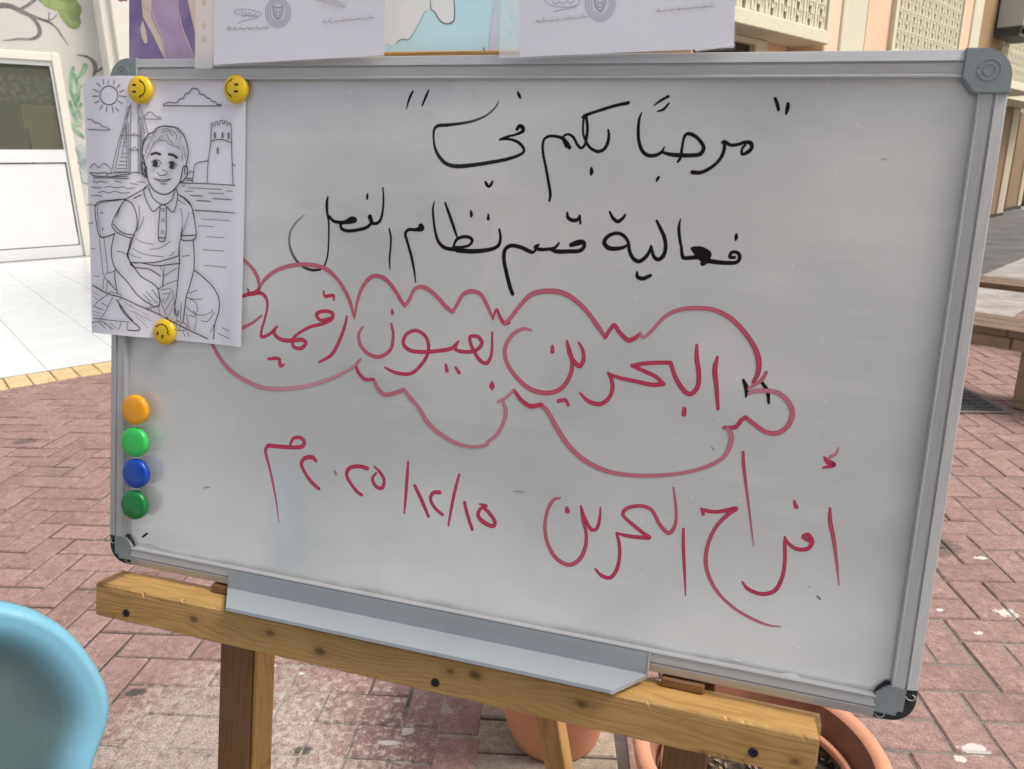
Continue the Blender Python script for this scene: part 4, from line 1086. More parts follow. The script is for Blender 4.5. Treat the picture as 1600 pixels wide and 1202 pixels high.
CL = [
 (Z6, '60,-40,12 130,10,14 175,55,16 220,100,18 248,150,20 258,205,14', (.75, .9)),
 (Z6, '262,195,12 290,155,20 350,110,20 430,85,22 510,80,22 600,98,22 660,145,20 710,215,20 740,280,20 762,368,10', (.85, .9)),
 (Z6, '765,360,10 775,290,16 800,210,20 840,155,22 880,140,22 930,160,22 980,220,20 1015,280,20 1030,300,20', (.85, .95)),
 (Z6, '1030,300,20 1050,275,20 1080,215,20 1115,198,22 1160,215,22 1210,260,22 1255,310,22 1285,332,20', (.85, .9)),
 (Z6, '1285,332,20 1310,290,20 1340,240,22 1380,222,24 1430,235,22 1465,290,20 1500,370,12', (.85, .9)),
 (Z6, '1500,365,10 1518,318,14 1535,355,18 1560,392,22 1585,388,20'),
 (Z7, '92,243,20 125,210,22 170,150,22 230,95,26 310,80,28 390,92,26 450,130,26 510,190,24 560,260,24 595,312,20', (.85, .92)),
 (Z7, '595,312,20 620,270,20 640,250,22 665,285,22 710,325,24 750,310,22 768,288,14'),
 (Z7, '768,288,14 785,312,16 830,275,18 890,210,20 960,175,22 1060,165,24 1140,175,24 1220,215,26 1290,285,26 1340,360,28 1362,430,30 1358,490,26 1335,535,20', (.8, 1)),
 (Z7, '1400,485,18 1375,525,22 1310,568,14', (.9, .8)),
 (Z7, '1315,590,20 1340,580,24 1400,578,24 1460,590,26 1510,635,28 1530,690,28 1510,750,28 1460,788,26 1400,785,24 1340,745,24 1295,710,22', (.75, .95)),
 (Z7, '1295,710,20 1275,725,22 1245,760,24 1190,762,20'),
 (Z7, '1205,765,18 1225,800,26 1215,860,26 1180,915,22 1080,965,20 960,992,18 830,1002,20 700,998,22 590,975,24 490,925,26 410,850,26 350,760,26 305,680,24 272,648,24', (.8, .85)),
 (Z7, '275,648,22 220,655,24 175,625,22 138,575,16'), (Z7, '135,580,14 95,615,16 60,632,16', (.8, .7)),
 (None, [(Z7, '82,630,16 98,680,22 85,740,20 50,800,18 0,840,16'), (Z8, '1320,125,18 1230,140,18 1130,115,22 1040,60,24 975,0,26'), (Z6, '1100,835,22 1060,790,22 1025,745,20')], (.75, .8)),
 (Z6, '1025,745,20 970,765,22 920,770,22 885,735,20 865,690,16', (.85, .85)), (Z6, '865,690,16 820,690,18 785,655,18 772,610,14 798,582,8'),
 (Z6, '795,590,10 740,635,14 640,685,20 520,725,20', (.75, .62)), (Z6, '525,724,20 400,740,22 280,735,22 180,695,22 100,640,22 50,580,20 10,510,18 -20,440,14', (.62, .9)),
]
hand('cloud_outline', 'ink_red', CL, 3.2e-4, 'red hand-drawn cloud outline round the third line')
L3 = [
 (Z6, '150,255,18 175,245,20 230,232,22 270,235,20 295,265,18 298,310,14 285,370,14 268,430,16 268,465,18 310,450,18 350,410,14'),
 (Z6, '348,412,12 335,445,20 370,478,22 430,485,24 480,480,24 505,495,20 480,525,22 440,518,20 433,480,18 460,450,16 520,415,18 590,395,20 640,372,20 645,340,22 600,328,20 560,345,22 580,375,18 640,362,14'),
 (Z6, '195,210,10 205,235,20 240,228,26 265,190,16'), (Z6, '150,418,20 170,415,20 220,390,16 268,352,12', (.85, .9)),
 (Z6, '722,355,12 710,410,18 680,490,20 640,560,20 575,600,14'), (Z6, '598,220,10 605,248,18 650,245,18 652,270,10'),
 (Z6, '305,582,16 360,582,20 368,620,20 388,612,12'),
 (Z6, '958,395,12 968,450,18 955,530,20 900,570,22 840,558,22 795,510,20 785,450,18 808,410,12', (1, .85)), (Z6, '962,322,14 964,340,18'),
 (Z6, '925,628,12 980,655,20 1060,660,20 1120,610,20 1155,540,20 1145,470,20 1095,432,20 1040,450,20 1022,500,22 1055,535,22 1120,545,22 1200,540,22 1280,525,22 1315,490,14'),
 (Z6, '1312,492,12 1300,530,20 1350,545,22 1410,535,22 1440,500,22 1420,465,22 1378,465,20 1380,500,20 1400,545,20 1430,590,22 1465,605,22 1490,560,18 1495,440,12'),
 (Z6, '1248,612,14 1254,645,22'), (Z6, '1300,628,14 1318,655,22'), (Z6, '1495,706,14 1494,726,34 1496,745,12'),
 (Z7, '225,275,12 180,270,20 130,300,22 95,360,22 100,430,22 150,510,24 220,570,26 300,590,26 370,570,24 415,510,24 430,440,22 415,380,24 402,330,14', (.8, 1)),
 (Z7, '402,332,14 415,392,20 445,440,24 468,455,24 486,420,22 480,370,18 462,338,12'), (Z7, '330,355,16 330,382,24'), (Z7, '360,630,22 395,625,20 410,650,16'),
 (Z7, '468,590,12 510,630,22 565,645,24 610,618,22 630,570,22 625,520,22 608,488,14'),
 (Z7, '608,490,12 660,512,20 740,530,22 830,548,24 885,545,24'), (Z7, '885,545,22 850,510,22 790,480,22 728,452,20'), (Z7, '728,452,20 790,442,22 860,438,22 922,438,22'),
 (Z7, '922,440,22 945,510,24 985,575,26 1020,595,26 1055,560,26 1062,490,26 1052,420,26 1052,350,16'),
 (Z7, '1155,410,16 1142,470,28 1150,560,24 1158,670,18'), (Z7, '990,668,22 988,697,26'),
]
hand('handwriting', 'ink_red', L3, 3.0e-5, 'red Arabic words inside the cloud')
L4 = [
 (Z8, '195,125,16 213,92,20 252,88,22 275,112,24 262,138,24 190,142,24 70,132,24'), (Z8, '66,134,22 54,160,20 75,250,16 95,340,14 115,450,11 130,570,6', (1, .85)),
 (Z8, '340,220,20 322,200,26 278,204,24 258,235,22 280,290,20 320,345,24 358,378,20'), (Z8, '449,278,13 454,294,18', (.8, .8)),
 (Z8, '632,262,26 580,250,24 530,262,24 515,300,22 540,350,20 575,395,22 600,413,20'),
 (Z8, '672,252,12 705,285,20 728,330,20 715,375,22 680,362,22 662,320,20 683,288,14'),
 (Z8, '865,225,14 858,320,20 850,430,18 842,518,10'), (Z8, '902,360,20 940,440,24 980,535,18'),
 (Z8, '1042,398,26 1005,402,22 992,440,20 1020,490,20 1060,525,20'), (Z8, '1155,295,14 1130,390,20 1110,490,18 1093,588,12'),
 (Z8, '1185,455,20 1200,520,22 1228,608,20'), (Z8, '1270,465,12 1310,475,18 1275,492,20 1262,530,24 1290,565,28 1345,590,26 1357,565,24 1320,510,24 1288,482,18'),
 (Z9, '170,272,12 140,280,18 110,330,18 97,410,18 110,490,20 150,560,22 210,593,22 260,570,22 290,510,20 295,440,18 280,380,18 270,310,12', (.85, 1)),
 (Z9, '272,315,10 290,370,16 320,423,20 345,420,18 360,370,16 364,315,8'), (Z9, '203,318,16 205,335,26'),
 (Z9, '338,612,10 370,645,20 410,655,20 440,620,20 455,560,18 455,500,18 442,440,14'), (Z9, '442,440,12 500,455,20 595,464,22'),
 (Z9, '600,460,20 570,440,20 520,400,20 472,352,18 490,322,20 560,310,20 610,330,20 650,400,20 690,440,22 715,420,20 728,370,16 725,300,14 715,222,10', (1, .9)),
 (Z9, '763,420,14 762,500,18 768,620,15 773,740,6'), (Z9, '848,322,12 858,350,18'), (Z9, '855,330,22 920,338,20 1015,322,24'),
 (Z9, '1015,324,24 975,352,22 920,410,20 882,490,20 870,580,22 890,660,20 940,740,18 1020,810,16 1110,860,16 1180,885,12 1230,890,6', (1, .8)),
 (Z9, '1050,50,14 1052,110,18 1065,220,14 1082,350,11 1100,500,6', (1, .85)),
 (Z9, '1045,675,10 1075,710,20 1140,733,22 1200,718,22 1235,660,20 1250,580,18 1250,500,18 1250,458,10'),
 (Z9, '1252,462,10 1270,492,18 1310,517,22 1360,515,22 1382,482,22 1362,448,22 1338,458,20 1368,478,22'), (Z9, '1295,285,12 1305,315,24'),
 (Z9, '1468,320,12 1468,380,22 1485,470,20 1500,580,15 1510,690,6', (1, .85)),
 (Z9, '1440,75,12 1455,95,26 1485,112,26 1435,126,12'), (Z9, '1468,75,20 1495,60,14 1508,30,8', (.8, .8)),
]
hand('handwriting', 'ink_red', L4, 3.0e-5, 'red date and lower line of Arabic handwriting')
# wiped ink haze: pale grey smears the cloth left
# ------------------------------------------------------------------ colouring page
def sstep(a, b_, x): t = min(1, max(0, (x - a) / (b_ - a))); return t * t * (3 - 2 * t)
def page_z(x, y):
    return .0112 - .0090 * sstep(.018, .075, x) + .0012 * math.sin(y * 14 + 1) * (1 - sstep(.0, .1, x)) - .006 * sstep(0, .05, -x) + .004 * sstep(.15, .175, x) * sstep(-.1, -.35, y)
def at_page(px, py):
    z = .008
    for _ in range(4):
        x, y = BOARD.at(px, py, z); z = page_z(x, y)
    return x, y
tl_, tr2, br_, bl_ = at_page(129.5, 121.5), at_page(384.5, 119.5), at_page(376.5, 542.5), at_page(143.5, 519.5)
ml_ = at_page(134.5, 330)
ctr = ((tl_[0] + br_[0]) / 2, (tl_[1] + br_[1]) / 2)
pg = empty('colouring_page', BM @ Matrix.Translation((ctr[0], ctr[1], .008)), 'white colouring page with a line drawing of a seated boy held by three smiley magnets', 'drawing')
b = MB(); nu, nv = 28, 36; vs = []; 
def pgp(u, v):
    L_ = [tl_[i] * (1 - v) * (1 - 2 * v) + 4 * ml_[i] * v * (1 - v) + bl_[i] * v * (2 * v - 1) for i in (0, 1)] if False else [tl_[i] * (1 - v) + bl_[i] * v for i in (0, 1)]
    Rr = [tr2[i] * (1 - v) + br_[i] * v for i in (0, 1)]
    return [L_[i] * (1 - u) + Rr[i] * u for i in (0, 1)]
for j in range(nv + 1):
    for i in range(nu + 1):
        u, v = i / nu, j / nv
        # rounded top left corner
        if j == 0 and i == 0: u, v = .018, .013
        x, y = pgp(u, v); vs.append((x, y, page_z(x, y)))
b.add(vs, [(j * (nu + 1) + i, (j + 1) * (nu + 1) + i, (j + 1) * (nu + 1) + i + 1, j * (nu + 1) + i + 1) for j in range(nv) for i in range(nu)], smooth=True)
# underside, a fifth of a millimetre behind
b.add([(x, y, z - .0003) for x, y, z in vs], [(j * (nu + 1) + i, j * (nu + 1) + i + 1, (j + 1) * (nu + 1) + i + 1, (j + 1) * (nu + 1) + i) for j in range(nv) for i in range(nu)], smooth=True)
b.build('paper_sheet', M['paper'], pg, W=BM)
P1 = (5.225, 120, 110); P2 = (4.621, 120, 300)
dk = Ink(lambda x, y: at_page(x, y), page_z, 2.5e-4, 3e-7)
dk.zf = lambda x, y: page_z(x, y)
def D(tr_, t, w=1.25, ink=.88, close=False, step=2.0): dk.stroke(parse(t, *tr_), w=w * 1.1, ink=min(1, ink * 1.08), close=close, step=step)
def DD(tr_, lines, w=1.25, ink=.88):
    for t in lines.split('|'): D(tr_, t.strip(), w, ink)
def circ(tr_, cx_, cy_, rx, ry, w=1.2, ink=.9, n_=20):
    D(tr_, ' '.join('%.1f,%.1f' % (cx_ + rx * math.cos(2 * math.pi * k / n_), cy_ + ry * math.sin(2 * math.pi * k / n_)) for k in range(n_ + 1)), w, ink)
circ(P1, 263, 205, 72, 77)
DD(P1, '258,80 258,112|213,75 222,112|307,80 302,115|355,115 330,140|390,160 350,180|405,215 350,210|375,275 340,250|345,335 318,305|298,345 290,298|243,340 248,300|190,320 212,285|148,268 185,250|130,212 180,212|138,158 182,178|165,105 195,135', 1.1, .8)
DD(P1, '445,275 400,400 340,600 285,835|430,300 412,450 412,640 412,830|395,440 350,640 310,835|443,280 443,560 440,845|505,285 505,560 505,845|428,430 428,640 430,830|520,380 520,640 520,845|512,280 545,370 585,520|530,380 560,520|362,535 410,530 555,540|425,530 460,528 475,512 490,530 515,535|430,645 460,645 475,625 490,645 512,648|434,655 510,657|372,680 412,680|362,712 412,712|352,745 412,745|343,775 412,775|332,805 412,805|325,830 412,830|395,470 395,560 380,640|405,440 405,560|390,560 412,560|385,590 412,590|388,620 412,620|385,500 412,500|532,440 532,800 545,860|545,500 540,800|535,560 555,560|535,600 552,600|535,640 550,640', 1.0, .72)
DD(P1, '420,300 395,420 380,520|500,300 520,420|396,500 398,560|402,500 404,560|384,640 376,700|538,450 540,560|546,480 548,560', 1.6, .45)
DD(P1, '110,838 180,842 250,840 255,865 140,862 112,838|250,845 420,835 440,850|290,870 350,858 430,848 480,835 545,850 580,880|140,880 280,880 430,887|255,850 258,868 300,870 420,866', 1.2, .85)
DD(P1, '112,800 150,765 185,798 230,762 285,808', 1.1, .8)
D(P1, '715,292 715,280 760,265 800,270 830,262 840,240 878,230 890,200 925,185 938,160 965,150 1000,165 1015,200 1050,205 1062,225 1095,235 1107,255 1142,262 1148,280 1185,282 1183,292 950,294 715,292')
DD(P1, '555,385 575,360 605,342 630,355 640,372 690,390 695,400 560,400|98,405 125,403 155,430 180,432 205,450 215,462 240,465 280,490 100,485', 1.1, .8)
DD(P1, '1105,440 1100,600 1080,740 1070,925|1265,440 1270,600 1275,760 1283,938|1105,440 1118,432 1122,455 1135,450 1138,425 1155,420 1158,445 1172,442 1175,415 1195,412 1200,440 1212,440 1215,418 1232,420 1235,452 1245,452 1248,432 1265,440|1098,585 1140,570 1200,570 1268,595|950,920 962,840 975,770 1080,740|850,922 950,925 1070,928 1180,935 1300,942|1275,765 1300,785|905,885 950,887|915,850 940,825 955,840|905,900 948,902', 1.2, .88)
DD(P1, '1135,515 1135,550|1198,515 1198,548|1246,520 1246,555|1158,640 1158,675', 3.0, .8)
DD(P1, '140,905 170,918 200,910 240,918 260,912|320,905 370,918|130,955 170,962 215,960|240,960 280,950 320,962 380,955|385,950 420,968 480,962|185,1000 230,992 270,1004 320,990 370,1004 440,1000|130,1028 170,1024 215,1032|505,912 570,920|445,925 510,935|918,962 1190,975|870,945 890,948|890,990 955,990|1225,988 1280,990|1080,1005 1210,1010|940,1027 1040,1030|1125,1052 1280,1060|990,1068 1105,1075|975,1148 1300,1168|150,1105 175,1105', 1.1, .75)
# the boy
DD(P1, '575,880 570,780 550,700 548,640 565,570 600,525 640,505 660,480 710,462 760,462 830,478 880,530 905,590 920,660 915,720 900,790|580,790 583,850 600,920 640,980 690,1010 740,1015 790,990 835,940 860,890 875,800|570,790 548,750 545,800 560,860 580,880|880,790 905,785 915,830 900,880 870,915 855,915|890,800 895,850|560,800 568,840', 1.7, .95)
DD(P1, '585,720 610,660 640,600 655,575 700,578 740,575 755,600 800,620 850,640 870,680 872,740|640,510 635,540 650,545 700,515 745,530 770,580 800,600|660,560 700,510 760,500 800,540|820,490 860,530 850,580|560,600 585,560 620,545|880,640 900,720|840,630 870,650 880,630|590,640 600,600 630,560|800,500 830,540 820,580|700,490 740,480 790,500|650,520 660,500 680,490|575,680 580,640 600,600', 1.2, .7)
DD(P1, '655,570 690,525 730,530|600,580 575,620 562,680|840,600 865,630 880,680', 4.5, .28)
DD(P1, '625,690 660,679 692,690|765,690 800,697 830,718', 3.6, .95)
DD(P1, '622,757 650,735 690,745 705,770|755,765 785,747 812,758 827,785|630,780 660,792 690,785|765,795 790,808 815,800', 1.2, .85)
for cx_, cy_ in ((655, 765), (790, 775)):
    D(P1, '%d,%d %d,%d' % (cx_, cy_ - 5, cx_, cy_ + 6), 8.0, .99)
DD(P1, '675,840 685,860 712,862 745,855 750,830|640,885 690,898 740,898 785,890|650,890 700,912 740,910 775,895|700,930 745,932|710,820 735,822', 1.3, .85)
DD(P1, '600,940 565,970 570,1030 600,1100 640,1155 720,1100 800,1160 835,1060 838,1010 825,970|600,960 640,1050 720,1100 790,1060 815,975|580,965 480,1020 420,1055 380,1100 340,1200|838,1015 900,1050 945,1100 970,1200|480,1050 540,1020', 1.5, .92)
DD(P2, '615,110 605,350 650,353 660,115|607,333 650,335|365,55 310,140 268,240 300,290 360,320 415,333 430,300 445,270 450,200 430,120 400,75 360,60|278,235 340,295 430,315|430,300 400,400 385,450 400,510 430,540|745,20 800,60 845,120 862,200 875,325 850,350 770,345 775,250|772,320 870,315|775,300 755,380 750,450 758,500|410,510 480,515 600,535 690,525 760,518|430,515 580,510 700,480 745,465', 1.5, .92)
DD(P2, '465,100 465,200 450,280|500,180 480,240 450,290|825,150 800,230 780,290|765,120 775,200 775,300|440,340 500,370 570,380|545,418 620,405 690,360|420,410 480,445 560,462 640,470|385,440 430,465 480,480|745,60 800,95|720,430 700,455 680,465', 1.1, .78)
for c_ in ((638, 132), (638, 208), (634, 292)): circ(P2, c_[0], c_[1], 10, 11, 1.1, .8, 10)
DD(P2, '290,300 268,400 272,490 300,560 380,650 450,740 510,790 555,815|410,335 390,420 380,460 420,530 480,610 560,660 600,700 615,780 610,825|555,815 575,830 610,820|855,350 862,450 860,560 830,680 805,760 790,880 782,940|755,390 755,520 745,640 735,740 720,860 725,885 745,885 750,860|370,55 280,62 180,75 152,100 150,140 155,200 175,310 185,325 215,330 290,305|862,565 920,610 1000,690 1040,770 1040,860 1010,960 1003,1060|295,550 292,620 310,730|400,520 430,545 540,560 620,610|132,675 240,735 330,760 450,815 600,880 690,930 810,990 960,1060|315,790 340,850 400,920 470,980 465,1000 385,998|305,780 360,860 420,930', 1.6, .93)
DD(P2, '310,432 345,435 375,455|500,740 550,795|520,720 580,790 600,800|560,705 610,770|780,468 830,460|770,800 765,930|750,890 735,930 752,930|340,62 190,85 168,110 175,220 190,320|180,330 195,460 210,600|215,335 230,460 245,590|290,575 225,600 205,700|245,640 310,720|220,620 300,710|240,640 235,720|620,540 640,580 635,680|650,545 640,690|740,550 680,590 650,610|740,640 660,670 605,700|805,760 860,775 920,775|825,735 885,710|830,770 875,800 890,850 870,890|800,820 840,860 885,885|880,885 930,890 985,870 1000,850|1010,870 960,935 915,930|1008,960 985,1010|245,740 260,722 310,735 340,745 335,775 320,780|250,740 180,785 140,830|280,760 230,860 190,920|140,910 250,925 400,940|130,945 200,935 260,980 270,998|605,700 640,705 700,705 720,780 740,900|620,770 660,880 685,930|640,740 700,730|610,830 625,890 680,915|690,935 810,955 800,1000 700,980 690,935|730,945 745,985|770,950 760,990|520,830 545,850|550,820 560,860|810,880 830,980 835,1000|830,890 880,910 870,1000|860,860 885,900|180,940 230,985|340,940 330,990|385,945 385,990|150,830 210,850|200,800 250,830|530,840 600,830|730,830 730,900|790,1010 800,1040|820,1010 830,1045', 1.1, .82)
DD(P2, '140,720 180,750|140,750 170,775|360,790 430,830|370,810 480,860|400,850 520,930|430,860 560,930|500,870 540,890|450,900 540,980|330,800 360,840|140,860 200,880|145,880 190,900|220,950 290,990|260,945 320,990|140,970 150,975 165,960', 1.0, .6)
DD(P2, '660,800 695,740|665,850 715,770|690,890 720,810|640,800 650,770', 3.0, .45)
DD(P2, '860,135 1000,142 1145,155|925,200 1125,212|900,248 1010,255|955,325 1085,335|930,420 1085,430|945,533 1100,547|1070,980 1120,1005|1040,1020 1125,1060|110,228 145,230|130,412 160,415|150,608 190,612|100,98 150,100|880,65 975,70|835,30 920,32|1000,52 1130,58', 1.05, .75)
for c_ in ((210, 155), (215, 270)): D(P2, '%d,%d %d,%d' % (c_[0] - 2, c_[1], c_[0] + 2, c_[1] + 1), 2.6, .7)
dk.mb.build('line_drawing', M['print'], pg, W=BM)

# ------------------------------------------------------------------ magnets
def plastic(name, col, rough=.3):
    n = N(name); v = n.pos('object'); f = n.noise(v, 90, 3)
    n.col(n.ramp(f, [(0.3, tuple(c * .88 for c in col)), (0.7, col)])); n.rough(rough); return n.m
M['yellow'] = plastic('yellow_plastic', (0.80, 0.52, 0.012)); M['orange'] = plastic('orange_plastic', (0.85, 0.36, 0.01)); M['lgreen'] = plastic('light_green_plastic', (0.04, 0.56, 0.11))
M['dblue'] = plastic('blue_magnet_plastic', (0.006, 0.06, 0.42)); M['dgreen'] = plastic('dark_green_plastic', (0.004, 0.20, 0.045)); M['face_ink'] = simple('face_print', (0.03, 0.012, 0.008), 0.5, 0.1)
DOME = [(.0142, 0), (.0150, .0012), (.0150, .0035), (.0143, .0052), (.0125, .0066), (.0095, .0076), (.006, .0081), (.003, .0083), (.0, .00835)]
def domez(r):
    for (r1, z1), (r0, z0) in zip(DOME[2:], DOME[3:]):
        if r0 <= r <= r1: return z0 + (z1 - z0) * (r - r0) / (r1 - r0)
    return .0035
def smiley(px, py, ang, label, zbase=None, tilt=0.0):
    x, y = BOARD.at(px, py, .012); z = page_z(x, y) + .0004
    x, y = BOARD.at(px, py, z + .004)
    T = BM @ Matrix.Translation((x, y, z)) @ Matrix.Rotation(ang, 4, 'Z') @ Matrix.Rotation(tilt, 4, 'X')
    e = empty('smiley_magnet', T, label, 'magnet', 'smiley magnets on the colouring page')
    b = MB(); b.lathe(DOME, 40); b.build('magnet_body', M['yellow'], e, W=T)
    k = Ink(lambda a, c_: (a, c_), lambda a, c_: domez(math.hypot(a, c_)), 1.2e-4, 1e-5)
    pts = [(.0088 * math.cos(a), .0088 * math.sin(a) - .0003, .0012) for a in [R(-160 + 14 * i) for i in range(11)]]
    k.stroke(pts, step=.0004, e=.001)
    k.stroke([(-.0100, -.0022, .0010), (-.0070, -.0034, .0010)], step=.0004, e=.001); k.stroke([(.0100, -.0022, .0010), (.0070, -.0034, .0010)], step=.0004, e=.001)
    for sx_ in (-1, 1): k.stroke([(sx_ * .0036, .0024, .0021), (sx_ * .0036, .0040, .0024), (sx_ * .0036, .0056, .0018)], step=.0004, e=.001)
    k.mb.build('printed_face', M['face_ink'], e, W=T)
smiley(218, 140, R(90), 'yellow smiley magnet at the top left corner of the colouring page, smile facing right', tilt=.10)
smiley(368, 139, R(-92), 'yellow smiley magnet at the top right corner of the colouring page, smile facing left')
smiley(256, 519, R(155), 'yellow smiley magnet upside down at the bottom of the colouring page')
BTN = [(.0165, 0), (.0176, .0008), (.0178, .0052), (.0172, .0068), (.0158, .0078), (.012, .0086), (.006, .0090), (0, .0091)]
for (px, py, mt, lab) in ((211, 640.5, 'orange', 'orange round magnet on the left rail, topmost of the column of four'), (210.5, 691, 'lgreen', 'light green round magnet between the orange and the blue magnet'),
                          (212, 740, 'dblue', 'blue round magnet between the two green magnets'), (209.7, 789, 'dgreen', 'dark green round magnet at the bottom of the column of four')):
    x, y = BOARD.at(px, py, .012)
    T = BM @ Matrix.Translation((x, y, .0077))
    b = MB(); b.lathe(BTN, 44)
    b.build('round_magnet', M[mt], None, W=T, label=lab, cat='magnet', group='round magnets on the left rail')

# ------------------------------------------------------------------ posters behind and document sleeves above the board
def poster_mat(name, a, b_, sc=5, edge=None):
    n = N(name); v = n.pos('object'); n.col(n.ramp(n.noise(v, sc, 4, .55, .6), [(0.3, a), (0.7, b_)])); n.rough(.45); return n.m
M['po_base'] = poster_mat('painting_ground', (0.72, 0.55, 0.44), (0.82, 0.72, 0.64), 6)
M['po_purple'] = poster_mat('violet_paint', (0.17, 0.12, 0.28), (0.36, 0.27, 0.46), 14); M['po_lilac'] = poster_mat('lilac_paint', (0.36, 0.24, 0.44), (0.62, 0.48, 0.60), 14)
M['po_red'] = poster_mat('rust_paint', (0.30, 0.10, 0.06), (0.55, 0.28, 0.18), 30)
M['po_blue'] = poster_mat('map_sea', (0.62, 0.90, 0.97), (0.70, 0.94, 0.98), 3); M['po_land'] = poster_mat('map_land', (0.90, 0.91, 0.88), (0.94, 0.94, 0.92), 5)
zp = -.030
def apz(z): return lambda x, y: BOARD.at(x, y, z)
def poster(name, label, x0, x1, y0, y1, mat):
    T = BM @ Matrix.Translation(((x0 + x1) / 2, y0, zp)); e = empty(name, T, label, 'poster')
    b = MB(); b.box(x0, x1, y0, y1, zp - .004, zp, bev=.0006); b.build('poster_sheet', M[mat], e, W=BM); return e
Z1s = (3.805, 0, 0)
e = poster('poster', 'painted poster with draped violet figures behind the top left of the whiteboard', -.0105, .3165, .0, .42, 'po_base')
def pfill(e, nm, mat, polys, z, strokes=(), sc=Z1s, w=1.2):
    k = Ink(apz(zp), flat, zp + z, 1e-5)
    for f in polys: k.fill(parse(f, *sc))
    for s_ in strokes: k.stroke(parse(s_, *sc), w=w, step=2)
    k.mb.build(nm, M[mat], e, W=BM)
pfill(e, 'painted_figures', 'po_purple', ['768,365 768,-300 840,-300 840,0 850,100 905,200 985,365', '1063,-300 1115,-300 1115,0 1160,200 1160,365 1120,240 1065,110'], 2e-4)
pfill(e, 'painted_figures', 'po_lilac', ['985,365 965,240 900,100 905,0 905,-300 1060,-300 1060,0 1065,120 1120,240 1155,365'], 3.5e-4)
pfill(e, 'painted_highlights', 'po_base', ['835,170 850,125 868,175 880,255 862,262 845,225'], 5e-4, ['905,60,6 930,140,5 965,220,5 985,340,4', '1062,60,5 1090,180,6 1140,300,5 1158,350,4', '850,-20,16 870,40,12 905,60,8'])
pfill(e, 'painted_cloth', 'po_red', ['690,-60 760,-60 758,12 735,8 720,14 700,2'], 6e-4)
e = poster('poster', 'map poster with pale land and light blue sea between the two certificates', .3175, .62, .0142, .42, 'po_blue')
Zt = (2.5806, 380, 0)
pfill(e, 'map_land', 'po_land', ['560,60 560,-200 755,-200 757,35 735,45 720,80 700,118 680,140 665,162 640,158 622,170 600,190 585,178 560,190', '762,-200 850,-200 850,82 822,96 796,82 775,50 760,38'], 2e-4, (), Zt)
pfill(e, 'coast_line', 'print_text', [], 4e-4, ['757,-40,2.5 757,35,3 772,48,4 795,85,4 820,97,4 850,84,5 850,-20,3', '735,45,2 700,112,2 668,160,2 640,158,2 620,172,2', '968,195,5 976,206,4'], Zt)
pfill(e, 'map_margin', 'paper', ['1026,-60 1010,40 1000,110 994,204 1030,204 1032,-60'], 5e-4, (), Zt)
